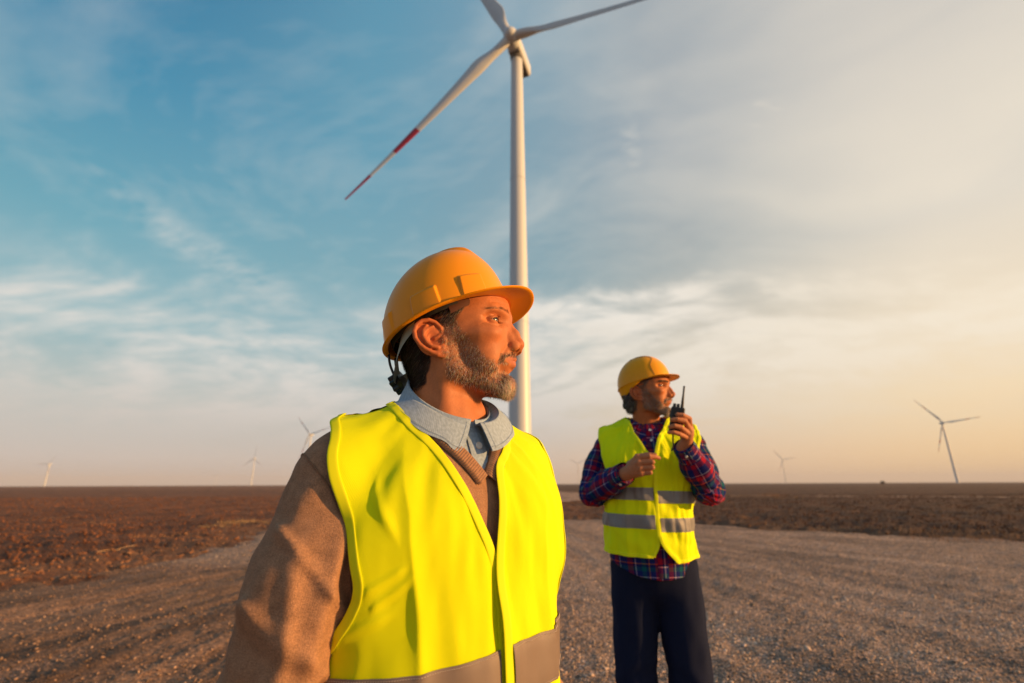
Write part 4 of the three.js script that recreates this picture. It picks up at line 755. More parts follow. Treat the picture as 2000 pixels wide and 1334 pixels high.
{
  const kM = new THREE.Matrix4().makeScale(K1, K1, K1);
  const f = (x, y, z) => Math.max(Math.max(smax(sweaterSolid(x, y, z), -vCut(x, y, z), 0.004), 0.925 - y - 0.15 * Math.max(0, Math.abs(x) - 0.2)), y - 1.56);
  const m = surface(f, [-0.40, 0.85, -0.21], [0.40, 1.56, 0.23], 0.0058);
  const sw = mesh('sweater', boneUV(fieldGeo(xform(m, kM)), [[[0, 0.8, 0], [0, 1.5 * K1, 0], 0.14], ...armBones(ARM_R1, K1), ...armBones(ARM_L1, K1)]), sweaterMat, man1);
  // ribbed band along the V
  const ribMat = phys(0.60, 0.335, 0.20, 0.95, { specularIntensity: 0.3, map: rep(heather, 7, 7), sheen: 0.4, sheenColor: new THREE.Color().setRGB(0.4, 0.28, 0.2) });
  const solid = sweaterSolid, bandLine = (side) => polyR([[0, VN[1] - 0.004], [side * 0.028, VN[1] + 0.034], [side * 0.055, VN[1] + 0.068], [side * 0.08, VN[1] + 0.100]]);
  const geos = [];
  for (const side of [-1, 1]) {
    const L = bandLine(side), NU = 300, NV = 8, W = 0.026;
    geos.push(sheet(NU, NV, (s, t) => {
      s *= 0.70; const a = L(s), b = L(s + 0.01), dx = b[0] - a[0], dy = b[1] - a[1], l = Math.hypot(dx, dy) || 1, mit = s < 0.12 ? lerp(W * 0.42 / 0.9, 0, s / 0.12) : 0, o = (t - 0.10) * W;
      let x = a[0] + side * dy / l * o * 1 * (side > 0 ? 1 : 1) * 1, y = a[1] - side * (side * Math.abs(dx)) / l * o * 1.0;
      if (side * x < 0) x = 0;                                           // the two bands meet in a mitre
      const ribs = Math.pow(Math.abs(Math.sin(s * 0.135 / 0.0034 * Math.PI)), 0.6), edge = Math.min(1, Math.min(t, 1 - t) * 7), off = (0.002 + 0.0035 * Math.sqrt(edge) + 0.0013 * ribs * edge) * sstep(0.70, 0.60, s) - 0.006 * sstep(0.58, 0.70, s);
      const yy = y, p = march(solid, [x, yy, 0.45], [0, 0, -1], off); return (p ?? [x, yy, -0.02]).map((v) => v * K1);
    }, (s, t) => [s * 0.2, t * 0.03]));
  }
  mesh('ribbed_neckband', mergeGeometries(geos.map((g) => g)), ribMat, sw);
  // shoulder seam
  for (const side of [-1, 1]) {
    const line = polyR([[-0.19, 1.375, -0.085], [-0.212, 1.402, -0.055], [-0.222, 1.410, -0.018], [-0.219, 1.398, 0.011], [-0.212, 1.385, 0.026], [-0.198, 1.359, 0.041], [-0.185, 1.316, 0.055], [-0.174, 1.280, 0.062], [-0.164, 1.240, 0.058]]), pts = [];
    for (let i = 0; i <= 60; i++) { let p = line(i / 60); p = [-side * p[0], p[1], p[2]]; for (let k = 0; k < 3; k++) { const v = sweaterSolid(...p) - 0.0006, g = gradOf(sweaterSolid, p); p = p.map((x, c) => x - g[c] * v * 0.9); } pts.push(p.map((v) => v * K1)); }
    mesh('shoulder_seam', tube(pts, 0.0012, 6, 90), sweaterMat, sw);
  }
}
// shirt: what shows in the V, with its placket, button and collar
const shirtMat = phys(0.48, 0.62, 0.78, 0.9, { map: rep(denimCol, 8, 8), bumpMap: rep(weave, 14, 14), bumpScale: 0.0004, sheen: 0.3, sheenColor: new THREE.Color().setRGB(0.3, 0.35, 0.4) });
{
  const kM = new THREE.Matrix4().makeScale(K1, K1, K1);
  const body = (x, y, z) => Math.max(torso(x, y, z) - 0.004, 1.20 - y), CZ = -0.006;
  const m = surface((x, y, z) => Math.max(body(x, y, z), -Math.max(Math.hypot(x, z - CZ) - 0.060, 1.42 - y)), [-0.2, 1.18, -0.17], [0.2, 1.56, 0.17], 0.0055);
  const sh = mesh('shirt', boxUV(fieldGeo(xform(m, kM))), shirtMat, man1);
  // collar: a stand round the neck, and a leaf folded over it with two points
  const ring = (a) => 1.463 + 0.100 * (1 - Math.cos(a)) / 2;
  const leafP = (side, s, t, under) => {
    const a = lerp(0.05, Math.PI, s) * side, bk = (1 - Math.cos(a)) / 2, fr = 1 - sstep(0, 0.22, s), tt = clamp((t - 0.1) / 0.9), fold = Math.min(t / 0.1, 1);
    const r = 0.0675 + 0.0022 * Math.sin(fold * Math.PI / 2) + (side > 0 ? 0.015 : 0.021) * Math.pow(tt, 1.15), drop = lerp(0.054, 0.050, bk) + 0.004 * fr;
    const aa = a + side * (side > 0 ? 0.10 : 0.34) * fr * tt;                              // the front edge slants back to the point
    let x = Math.sin(aa) * r, z = CZ + Math.cos(aa) * r * 1.06 + 0.004 * fr, y = ring(a) + 0.0025 * Math.sin(fold * Math.PI) - drop * tt;
    const w = 0.0016 * N3(a * 2.4, t * 2, 2) * tt; x += Math.sin(a) * w; z += Math.cos(a) * w;
    const lim = sweaterSolid(x, y, z) - (side > 0 ? 0.017 : 0.0075) - 0.002 * Math.sin(s * 9); if (lim < 0 && tt > 0.15) { const g = gradOf(sweaterSolid, [x, y, z]); x -= g[0] * lim; y -= g[1] * lim; z -= g[2] * lim; }
    if (under) { const k = 0.0016 / r; x -= x * k; z -= (z - CZ) * k; y -= 0.0008; }
    return [x * K1, y * K1, z * K1];
  };
  const leaf = (side) => mergeGeometries([sheet(80, 20, (s, t) => leafP(side, s, t), (s, t) => [s * 0.22, t * 0.05]), sheet(80, 20, (s, t) => leafP(side, s, t, true), (s, t) => [s * 0.22, t * 0.05])]);
  const col = mesh('collar', mergeGeometries([leaf(-1), leaf(1)]), shirtMat, sh);
  const standG = sheet(90, 6, (s, t) => { const a = lerp(-Math.PI + 0.0, Math.PI, s), r = 0.0662; return [Math.sin(a) * r * K1, (lerp(1.415, ring(a) - 0.001, t)) * K1, (CZ + Math.cos(a) * r * 1.06) * K1]; }, (s, t) => [s * 0.4, t * 0.04]);
  mesh('collar_stand', standG, shirtMat, sh);
  const stitchMat = std(0.40, 0.50, 0.60, 0.8), dash = [];
  for (const side of [-1, 1]) for (const tt of [0.90]) for (let i = 0; i < 150; i++) { const s0 = i / 150 * 0.98 + 0.01, s1 = s0 + 0.0042; dash.push(tube([leafP(side, s0, tt), leafP(side, (s0 + s1) / 2, tt), leafP(side, s1, tt)].map((p) => V(p[0] * 1.012, p[1] + 0.0005, p[2] * 1.012)), 0.00045, 4, 2)); }
  for (const side of [-1, 1]) for (let i = 0; i < 18; i++) { const t0 = 0.14 + i * 0.045; dash.push(tube([leafP(side, 0.03, t0), leafP(side, 0.03, t0 + 0.027)].map((p) => V(p[0] * 1.01, p[1], p[2] + 0.0007)), 0.00045, 4, 2)); }
  const stt = mesh('stitching', merge(dash), stitchMat, col); stt.userData.kind = 'stuff';
  const placket = sheet(6, 40, (s, t) => { const y = lerp(1.458, 1.30, t), x = 0.004 + (s - 0.5) * 0.030, p = march((a, b, c) => body(a, b, c), [x, y, 0.4], [0, 0, -1], 0.0022 + 0.0012 * Math.min(1, 6 * Math.min(s, 1 - s))); return (p ?? [x, y, 0.05]).map((v) => v * K1); }, (s, t) => [s * 0.03, t * 0.16]);
  mesh('placket', placket, shirtMat, sh);
  for (const y of [1.425]) { const p = march(body, [0.005, y, 0.4], [0, 0, -1], 0.004) ?? [0, y, 0.06]; const b = mesh('button', merge([new THREE.CylinderGeometry(0.0052, 0.0056, 0.0024, 24).rotateX(Math.PI / 2), new THREE.TorusGeometry(0.0048, 0.0009, 8, 24).translate(0, 0, 0.0011)]), phys(0.72, 0.70, 0.66, 0.3, { clearcoat: 0.5 }), sh); b.position.set(p[0] * K1, p[1] * K1, p[2] * K1); b.rotation.x = -0.35; }
}
// trousers and shoes, below the picture
const darkCloth = std(0.03, 0.03, 0.035, 0.9);
function lowerBody(P, k, legs, mat, shoeMat, pelvis = 1, dx = 0) {
  const lf = (x, y, z) => Math.min(chain(x, y, z, legs.r), chain(x, y, z, legs.l));
  const f = (x, y, z) => Math.max(smin(Math.max(torso((x - dx) / pelvis, y, z) - 0.004, y - 1.0), lf(x, y, z) - 0.012 + 0.0035 * N3(x * 14, y * 6, z * 14) + 0.003 * Math.sin(y * 70 + 4 * N3(x * 4, y * 4, z * 4)) * Math.exp(-(((y - 0.5) / 0.12) ** 2)), 0.03), 0.075 - y, y - 0.985);
  const m = surface(f, [-0.36, 0.05, -0.2], [0.36, 1.0, 0.22], 0.0085), kM = new THREE.Matrix4().makeScale(k, k, k);
  mesh('trousers', boxUV(fieldGeo(xform(m, kM))), mat, P);
  for (const L of [legs.r, legs.l]) { const a = L[2], s = surface((x, y, z) => Math.max(smin(ell(x - a[0], y - 0.045, z - a[2] - 0.06, 0.046, 0.042, 0.135), cap(x, y, z, a[0], 0.12, a[2] - 0.005, a[0], 0.05, a[2] - 0.01, 0.042, 0.046), 0.03), 0.004 - y), [a[0] - 0.07, -0.01, a[2] - 0.12], [a[0] + 0.07, 0.17, a[2] + 0.22], 0.008); mesh('shoe', fieldGeo(xform(s, kM)), shoeMat, P); }
}
lowerBody(man1, K1, { r: LEGS1, l: LEGS1.map(([x, y, z, r]) => [-x, y, z, r]) }, darkCloth, std(0.04, 0.03, 0.025, 0.6));

// hard hat
const hatMat = phys(0.84, 0.31, 0.001, 0.36, { specularIntensity: 0.45, clearcoat: 0.08, clearcoatRoughness: 0.15 });
const blackPlastic = phys(0.015, 0.016, 0.02, 0.38), strapMat = phys(0.30, 0.33, 0.27, 0.55);
{
  const HM = HB1.clone().multiply(new THREE.Matrix4().makeTranslation(-9, 38, 0)).multiply(new THREE.Matrix4().makeRotationZ(16.5 * Math.PI / 180));
  const A = 116, Bw = 97, Hh = 132, ex = 2 / 2.4;
  const slots = [[50, 11.5, 0.17], [92, 12, 0.155], [136, 9, 0.17]];
  const dome = (ph, v, off = 0) => {
    const t = v * Math.PI / 2, r = Math.pow(Math.max(Math.cos(t), 0), ex), h = Math.pow(Math.sin(t), 0.93), c = Math.cos(ph), s = Math.sin(ph), deg = Math.abs(Math.atan2(s, c)) * 180 / Math.PI;
    let x = c * A * r, z = s * Bw * r, y = h * Hh, k = 0; x += 24 * Math.pow(h, 1.6);
    if (!off) {
      for (const [d0, w, vt] of slots) k += 5.2 * sstep(w + 0.9, w - 0.9, Math.abs(deg - d0) + 4 * v * 1.6) * sstep(vt + 0.012, vt - 0.012, v) * (0.5 + 0.5 * v / vt);
      const half = lerp(15, 24, sstep(-60, 80, x)), rid = sstep(half + 5, half - 3, Math.abs(z)) * sstep(0.34, 0.62, v) * (x > 78 ? sstep(104, 80, x) : 1);
      y += rid * 7 * sstep(-110, -40, x) ; x += rid * 2 * (x > 40 ? 1 : 0);
      const vg = sstep(3.2, 0, Math.abs(Math.abs(z) - (half + 8) * lerp(1, 0.35, sstep(60, 112, x)))) * sstep(30, 70, x) * sstep(0.16, 0.3, v); y -= vg * 0.9;
    } else { x *= 1 - off / 110; z *= 1 - off / 95; y -= off * h; }
    return [x + c * k, y, z + s * k];
  };
  const wide = (ph) => { const c = Math.cos(ph); return 6.5 + 37 * Math.pow(sstep(0.30, 0.98, c), 0.8); };
  const flange = (ph, s, under) => { const b = dome(ph, 0, under ? 2.8 : 0.001), w = wide(ph), c = Math.cos(ph), sn = Math.sin(ph), pk = sstep(0.3, 0.98, c), n = Math.hypot(c / A, sn / Bw), nx = lerp(c / A / n, 1, pk * 0.45), nz = sn / Bw / n * lerp(1, 0.55, pk); const q = s * w; return [b[0] + nx * q, b[1] - (0.16 - 0.06 * pk) * q - 3 * pk * s * s - 5 * pk * s * Math.abs(sn) - (under ? 2.4 : 0), b[2] + nz * q]; };
  const NP = 540, rows = []; const P = (f) => { const r = []; for (let i = 0; i <= NP; i++) r.push(f(i / NP * 2 * Math.PI)); return r; };
  for (let j = 0; j <= 100; j++) { const v = 1 - j / 100; rows.push(P((ph) => dome(ph, Math.max(v, 0.0001)))); }
  for (const s of [0.06, 0.2, 0.4, 0.6, 0.8, 0.94, 1]) rows.push(P((ph) => flange(ph, s, false)));
  rows.push(P((ph) => { const a = flange(ph, 1, false), b = flange(ph, 1, true), d = flange(ph, 1 + 1.6 / wide(ph), false); return [(a[0] + b[0]) / 2 + (d[0] - a[0]) * 0.7, (a[1] + b[1]) / 2, (a[2] + b[2]) / 2 + (d[2] - a[2]) * 0.7]; }));
  for (const s of [1, 0.9, 0.7, 0.5, 0.3, 0.1, 0]) rows.push(P((ph) => flange(ph, s, true)));
  for (let j = 1; j <= 24; j++) rows.push(P((ph) => dome(ph, j / 24 * 0.999, 2.8)));
  const pos = [], idx = [], n = NP + 1; for (const r of rows) for (const p of r) pos.push(...p);
  for (let j = 0; j + 1 < rows.length; j++) for (let i = 0; i < NP; i++) { const a = j * n + i; idx.push(a, a + 1, a + n, a + 1, a + n + 1, a + n); }
  const g = geoFrom(pos, idx); { const nn = g.attributes.normal; for (let j = 0; j < rows.length; j++) { const a = j * n, b = a + NP; const x = nn.getX(a) + nn.getX(b), y = nn.getY(a) + nn.getY(b), z = nn.getZ(a) + nn.getZ(b), l = Math.hypot(x, y, z) || 1; nn.setXYZ(a, x / l, y / l, z / l); nn.setXYZ(b, x / l, y / l, z / l); } }
  const hat = mesh('hard_hat', g.applyMatrix4(HM), hatMat, man1);
  // headband inside, sweatband on the brow, nape strap with its ratchet knob
  const ringBand = (a0, a1, y0, y1, rx, rz, th) => sheet(80, 6, (s, t) => { const a = lerp(a0, a1, s), e = Math.min(1, Math.min(t, 1 - t) * 6); return [Math.cos(a) * (rx + th * e), lerp(y0, y1, t), Math.sin(a) * (rz + th * e)]; });
  mesh('headband', ringBand(1.15, 2 * Math.PI - 1.15, -4, 24, 103, 83, 1.5).applyMatrix4(HM), std(0.03, 0.028, 0.026, 0.7), hat);
  mesh('sweatband', sheet(70, 8, (s, t) => { const a = lerp(-1.3, 1.3, s), e = Math.min(1, Math.min(t, 1 - t) * 5); return [Math.cos(a) * (105 + 2 * e) - 2, lerp(-9 - 5 * Math.pow(Math.abs(Math.cos(a * 2.4)), 8), 22, t), Math.sin(a) * (82 + 2 * e)]; }).applyMatrix4(HM), std(0.10, 0.032, 0.016, 0.7), hat);
  for (const sd of [1, -1]) {
    const c = new THREE.CatmullRomCurve3([V(-40, 34, 80 * sd), V(-62, 14, 72 * sd), V(-82, -10, 56 * sd), V(-97, -32, 32 * sd), V(-104, -42, 6 * sd)]);
    mesh('nape_strap', sheet(40, 6, (s, t) => { const p = c.getPoint(s), d = c.getTangent(s), w = lerp(24, 17, s) * (1 - 0.35 * sstep(0.75, 1, s)), up = V(-d.y * 1, Math.hypot(d.x, d.z), 0).normalize(), q = p.addScaledVector(V(0.25, 0.95, 0), (t - 0.5) * 2 * w); return [q.x, q.y, q.z]; }).applyMatrix4(HB1), strapMat, hat);
    mesh('strap_arm', tube([V(-118, 8, 13 * sd), V(-116, -14, 13 * sd), V(-108, -40, 11 * sd)], 2.2, 6, 12).applyMatrix4(HB1), blackPlastic, hat);
  }
  const sh = new THREE.Shape(); for (let i = 0; i <= 64; i++) { const a = i / 64 * 2 * Math.PI, r = 15.5 + 2.4 * Math.cos(a * 8); i ? sh.lineTo(Math.cos(a) * r, Math.sin(a) * r) : sh.moveTo(r, 0); }
  const kn = new THREE.ExtrudeGeometry(sh, { depth: 11, bevelEnabled: true, bevelThickness: 2, bevelSize: 1.5, bevelSegments: 3 }).rotateY(-Math.PI / 2).rotateZ(0.42);
  mesh('ratchet_knob', merge([kn.translate(-104, -46, 0), new THREE.CylinderGeometry(19, 21, 8, 32).rotateZ(Math.PI / 2 + 0.42).translate(-101, -45, 0)]).applyMatrix4(HB1), blackPlastic, hat);
}

// yellow vest
const vestMat = phys(0.75, 0.82, 0.003, 0.85, { bumpMap: rep(rib1, 22, 22), bumpScale: 0.00035, specularIntensity: 0.3 });
const bindMat = phys(0.75, 0.79, 0.006, 0.75, { bumpMap: rep(rib1, 30, 30), bumpScale: 0.0003, specularIntensity: 0.4 });
const tapeMat = phys(0.215, 0.165, 0.138, 0.42, { bumpMap: rep(weave, 30, 30), bumpScale: 0.0002, specularIntensity: 0.6 });
{
  const form = (x, y, z) => smin(vestForm(x, y, z), Math.min(cap(x, y, z, -0.12, 1.388, -0.022, -0.172, 1.362, -0.022, 0.055, 0.062), cap(x, y, z, 0.10, 1.388, -0.03, 0.138, 1.352, -0.04, 0.050, 0.050)), 0.03);
  const cusp = (d, w) => Math.exp(-Math.abs(d) / w);
  const Ri = [[-98, 1.500], [-80, 1.490], [-63, 1.473], [-38.5, 1.436], [-20.6, 1.369], [-9.7, 1.313], [-1.3, 1.262], [1.9, 1.208], [1.8, 1.17], [1.8, 1.134], [1.8, 1.0], [1.8, 0.86]];
  const Ro = [[-99, 1.445], [-82, 1.416], [-75.6, 1.388], [-66.7, 1.334], [-60.8, 1.276], [-59.4, 1.248], [-62.9, 1.219], [-71.2, 1.184], [-78.7, 1.164], [-93, 1.125], [-93, 1.0], [-93, 0.86]];
  const Li = [[98, 1.500], [80, 1.490], [50, 1.470], [25, 1.435], [9.5, 1.40], [5.2, 1.345], [0.6, 1.27], [1.2, 1.208], [1.8, 1.17], [1.8, 1.134], [1.8, 1.0], [1.8, 0.86]];
  const Lo = Ro.map(([a, h]) => [-a, h]);
  const A = polyF(Ri), B = polyF(Ro), C = polyF(Li), D = polyF(Lo);
  const roff = (s, t) => {
    const a = A(t), b = B(t), phi = lerp(a[0], b[0], s), h = lerp(a[1], b[1], s), pc = PL([[1.15, -36], [1.22, -38.4], [1.335, -44], [1.461, -60]], h);
    let o = 0.014 + 0.0075 * Math.exp(-Math.sqrt((phi - pc) ** 2 + 0.35) / 3.2) * sstep(1.47, 1.2, h) - 0.003 * sstep(0, 8, phi - pc) * sstep(1.4, 1.2, h);
    o += 0.0028 * N3(phi * 0.035, h * 5, 1) + 0.0012 * N3(phi * 0.09, h * 11, 5);
    o += 0.010 * Math.pow(s, 3) * sstep(0.25, 0, t) + 0.006 * sstep(0.75, 1, s) * sstep(0.1, 0.3, t) * sstep(0.75, 0.55, t);
    for (const [p0, h0, p1, h1, w] of [[-58, 1.243, -42, 1.275, 0.006], [-56, 1.225, -40, 1.262, 0.006], [-70, 1.19, -46, 1.225, 0.007], [-62, 1.37, -46, 1.30, 0.010]]) { const k = clamp((phi - p0) / (p1 - p0)); o += 0.0024 * Math.exp(-(((h - lerp(h0, h1, k)) / w) ** 2)) * sstep(-0.05, 0.15, k) * sstep(1.05, 0.7, k); }
    o -= 0.003 * sstep(0.12, 0, s) * sstep(0.45, 0.6, t);
    return o;
  };
  const loff = (s, t) => {
    const a = C(t), b = D(t), phi = lerp(a[0], b[0], s), h = lerp(a[1], b[1], s), pc = PL([[1.15, 33], [1.3, 33], [1.45, 46]], h);
    let o = 0.0140 - 0.006 * sstep(28, 60, phi) * sstep(1.28, 1.2, h) + 0.005 * sstep(20, 48, phi) * sstep(1.29, 1.35, h) * sstep(1.47, 1.42, h) + 0.005 * Math.exp(-Math.sqrt((phi - pc) ** 2 + 0.35) / 3) * sstep(1.47, 1.25, h) + 0.0035 * N3(phi * 0.035 + 9, h * 5, 2) + 0.0018 * N3(phi * 0.09, h * 11, 8);
    o += 0.004 * Math.pow(s, 3) * sstep(0.25, 0, t) + 0.004 * sstep(0.75, 1, s) * sstep(0.1, 0.3, t) * sstep(0.75, 0.55, t) + 0.003 * sstep(0.10, 0, s) * sstep(0.4, 0.6, t);
    return o;
  };
  const bk = { inner: [[98, 1.500], [135, 1.512], [180, 1.508], [180, 1.42], [180, 1.33], [180, 1.25], [180, 1.13], [180, 1.0], [180, 0.86]], outer: [[99, 1.445], [114, 1.425], [128, 1.39], [138, 1.34], [138, 1.28], [122, 1.19], [93, 1.125], [93, 1.0], [93, 0.86]], neckT: 0.25, armT: 0.75, off: (s, t) => 0.015 + 0.004 * N3(s * 4, t * 5, 7) * s + 0.010 * Math.pow(s, 3) * sstep(0.25, 0, t) };
  makeVest(man1, K1, form, { inner: Ri, outer: Ro, off: roff, armT: 9 / 11, skew: -0.022 }, { inner: Li, outer: Lo, off: loff, armT: 9 / 11, skew: 0.004 }, bk, { n: 90, mat: vestMat, bindMat, tapeMat, tape: [[1.110, 1.170], [0.965, 1.025]], dl: 0.004, stitch: true, stitchMat: std(0.5, 0.4, 0.34, 0.8) });
}

// ================================================================ the man behind, with the radio
const man2 = new THREE.Group(); man2.name = nm('person'); scene.add(man2);
const bareC = (g) => { for (const k of Object.keys(g.attributes)) if (!['position', 'normal', 'color'].includes(k)) g.deleteAttribute(k); return g; };
tag(man2, 'grey bearded person in plaid shirt and yellow vest holding a radio, standing farther back', 'person');
const K2 = 1.075, YAW2 = -12 * Math.PI / 180, H2 = new THREE.Matrix4();
{ const n = at(1264, 826, 2.13); man2.position.set(n.x, 0, n.z); man2.rotation.y = YAW2; man2.updateMatrixWorld(true); }
const B2 = man2.matrixWorld.clone().invert();
const J2 = (px, py, D, r) => { const p = at(px, py, D).applyMatrix4(B2).multiplyScalar(1 / K2); return [p.x, p.y, p.z, r]; };
{
  const F = V(0.83, 0, 0.557).normalize(), R = V(-F.z, 0, F.x), tr = at(1252, 768, 2.04), O = tr.addScaledVector(R, -0.07);
  H2.makeBasis(F, V(0, 1, 0), R).setPosition(O).multiply(new THREE.Matrix4().makeRotationZ(2 * Math.PI / 180)).multiply(new THREE.Matrix4().makeScale(0.00102, 0.00102, 0.00102));
}
const torso2 = (x, y, z) => { const s = sstep(1.28, 1.06, y); return torso((x + 0.028 * s) / (1 - 0.12 * s), y, z); };   // his trunk leans a little to his right, with narrow hips
const HB2 = B2.clone().multiply(H2);
{
  const inv = HB2.clone().invert(), a = V(0, 1.455 * K2, -0.02).applyMatrix4(inv), b = V(0, 1.36 * K2, -0.02).applyMatrix4(inv);
  const o = { neck: (x, y, z) => smin(cap(x, y, z, -16, -30, 0, a.x, a.y, a.z, 55, 59), cap(x, y, z, a.x, a.y, a.z, b.x, b.y, b.z, 59, 70), 20), flare: 0.38, ear: 0.95, nose: 0.5, tip: 9.2, chin: 94, squint: 0.9, rough: 0.1, scalp: [0.10, 0.085, 0.075], stubble: 0.2 };
  const hm = surface(headField(o), [-110, -190, -100], [132, 140, 100], 2.6, 1.9), col = [];
  for (let i = 0; i < hm.pos.length; i += 3) col.push(...skinColour(hm.pos[i], hm.pos[i + 1], hm.pos[i + 2], o));
  const grey = (R, g, dark, light) => R() < g ? light.map((v) => v * (0.7 + 0.5 * R())) : dark.map((v) => v * (0.6 + 0.8 * R()));
  const beard = strands(hm, beardAt, 9000, (p, n, R) => { const chin = sstep(50, 84, p.x) * sstep(-55, -80, p.y), m = p.x > 71 && p.y > -46 && Math.abs(p.z) < 37 && p.y < -19; return { dir: m ? [0.15, -0.7, Math.sign(p.z) * 0.7] : [0.05, -1, 0], mess: 0.8, lift: 0.34, bend: 0.6, len: (m ? 9 : lerp(8, 16, chin)) * (0.7 + 0.6 * R()), r: 0.26, col: grey(R, lerp(0.62, 0.6, chin), [0.09, 0.06, 0.045], [0.46, 0.38, 0.31]) }; }, 41);
  const hairF = (x, y, z) => { // thick wavy hair behind the ears and down the nape
    const a = Math.abs(z); let d = ell(x + 58, y + 2, a - 40, 34, 44, 28); d = smin(d, ell(x + 66, y + 40, a - 30, 24, 32, 30), 14); d = smin(d, ell(x + 28, y - 34, a - 62, 30, 16, 14), 14); d = smin(d, ell(x - 14, y - 34, a - 60, 18, 16, 10), 10);
    return d + 3.2 * N3(x * 0.06, y * 0.045, z * 0.06) + 1.6 * N3(x * 0.18, y * 0.10, z * 0.18);
  };
  const hm2 = surface(hairF, [-112, -85, -95], [40, 60, 95], 3.2, 2);
  const hairVol = { pos: hm2.pos, idx: hm2.idx, nor: hm2.nor };
  const hair = strands(hm2, () => 1, 11000, (p, n, R) => ({ dir: [-0.7, -0.8 + 0.4 * N3(p.x * 0.04, p.y * 0.04, p.z * 0.04), 0.2 * N3(p.x * 0.05, p.y * 0.05, 3)], mess: 0.35, lift: 0.16, bend: 1.6, len: 22 * (0.6 + 0.6 * R()), seg: 4, r: 0.42, grav: [0, -0.06, 0], col: grey(R, 0.5 + 0.35 * N3(p.x * 0.05, p.y * 0.03, p.z * 0.05), [0.055, 0.05, 0.048], [0.30, 0.275, 0.25]) }), 42);
  const brows = [1, -1].map((sd) => strands(hm, (x, y, z) => { if (z * sd < 0) return 0; const a = Math.abs(z); return x > 70 && a > 8 && a < 52 && Math.abs(y - (41 + 0.05 * (a - 9) - 0.006 * Math.max(0, a - 28) ** 2)) < 4 ? 1 : 0; }, 450, (p, n, R) => ({ dir: [-0.2, 0.2, Math.sign(p.z)], mess: 0.5, lift: 0.3, bend: 0.2, len: 8, r: 0.24, col: grey(R, 0.25, [0.04, 0.028, 0.02], [0.3, 0.25, 0.2]) }), 43));
  const ARM_R = [J2(1184, 876, 2.19, 0.042), J2(1164, 920, 2.20, 0.041), J2(1158, 962, 2.165, 0.038), J2(1186, 946, 2.04, 0.036), J2(1219, 926, 1.925, 0.028)];
  const ARM_L = [J2(1347, 870, 2.09, 0.044), J2(1366, 912, 2.05, 0.042), J2(1383, 958, 1.99, 0.039), J2(1360, 915, 1.93, 0.036), J2(1335, 874, 1.875, 0.028)];
  const skinFlat = (g) => { const p = g.attributes.position, c = new Float32Array(p.count * 3); for (let i = 0; i < p.count; i++) { const n = 1 + 0.09 * N3(p.getX(i) * 90, p.getY(i) * 90, p.getZ(i) * 90); c[3 * i] = 0.46 * n; c[3 * i + 1] = 0.18 * n; c[3 * i + 2] = 0.085 * n; } g.setAttribute('color', new THREE.BufferAttribute(c, 3)); return g; };
  const kM = new THREE.Matrix4().makeScale(K2, K2, K2), parts = [fieldGeo(xform(hm, HB2), col)];
  const LEGS = { r: [[-0.095, 0.93, 0, 0.078], [-0.122, 0.50, 0.01, 0.058], [-0.124, 0.09, -0.02, 0.054]], l: [[0.050, 0.93, 0, 0.078], [0.078, 0.50, 0.012, 0.062], [0.098, 0.09, -0.01, 0.056]] };
  parts.push(skinFlat(fieldGeo(xform(surface((x, y, z) => smin(smin(torso2(x, y, z) + 0.022, Math.min(limb(x, y, z, ARM_R), limb(x, y, z, ARM_L)) + 0.005, 0.02), Math.min(chain(x, y, z, LEGS.r), chain(x, y, z, LEGS.l)) + 0.016, 0.02), [-0.40, 0.05, -0.22], [0.40, 1.46, 0.35], 0.016), kM))));
  // hands: a palm fanned from the wrist to four knuckles, each finger its own bent chain, a thumb from the palm's side
  const hand = (wr, fingers, thumb, heel) => {
    const pts = (L) => L.map(([x, y, D, r]) => J2(x, y, D, r));
    const W = J2(...wr), Fs = fingers.map(pts), T = pts(thumb), Hl = J2(...heel);
    const f = (x, y, z) => {
      let palm = 1e9; for (const F of Fs) palm = smin(palm, cap(x, y, z, W[0], W[1], W[2], F[0][0], F[0][1], F[0][2], 0.017, 0.0115), 0.012);
      palm = smin(palm, cap(x, y, z, W[0], W[1], W[2], Hl[0], Hl[1], Hl[2], 0.02, 0.014), 0.014);
      const A = (wr === fingers ? 0 : 0); let d = palm; for (const F of Fs) { d = smin(d, Math.hypot(x - F[0][0], y - F[0][1], z - F[0][2]) - 0.0108, 0.004); d = smin(d, chain(x, y, z, F), 0.0035); }
      d = smin(d, chain(x, y, z, T), 0.006);
      return d + 0.0004 * N3(x * 200, y * 200, z * 200) + A;
    };
    const all = [W, Hl, ...Fs.flat(), ...T], lo = [0, 1, 2].map((k) => Math.min(...all.map((p) => p[k])) - 0.03), hi = [0, 1, 2].map((k) => Math.max(...all.map((p) => p[k])) + 0.03);
    return skinFlat(fieldGeo(xform(surface(f, lo, hi, 0.0026), kM)));
  };
  parts.push(hand([1220, 927, 1.915, 0.03], [
    [[1244, 894, 1.865, 0.0098], [1267, 892.5, 1.846, 0.0094], [1279, 893.5, 1.852, 0.0082], [1286, 896, 1.858, 0.0068]],
    [[1246, 905, 1.855, 0.0102], [1273, 903.5, 1.838, 0.0096], [1269, 906, 1.866, 0.0086], [1258, 908, 1.875, 0.0075]],
    [[1249, 916, 1.855, 0.0098], [1273, 914, 1.842, 0.0092], [1268, 916, 1.867, 0.0082], [1258, 917, 1.875, 0.0072]],
    [[1251, 925.5, 1.86, 0.0088], [1269, 924, 1.85, 0.0084], [1264, 925, 1.87, 0.0076], [1256, 925, 1.876, 0.0066]],
  ], [[1230, 908, 1.90, 0.014], [1250, 893, 1.888, 0.0115], [1266, 889.5, 1.872, 0.0098], [1278, 890, 1.866, 0.008]], [1240, 922, 1.885]));
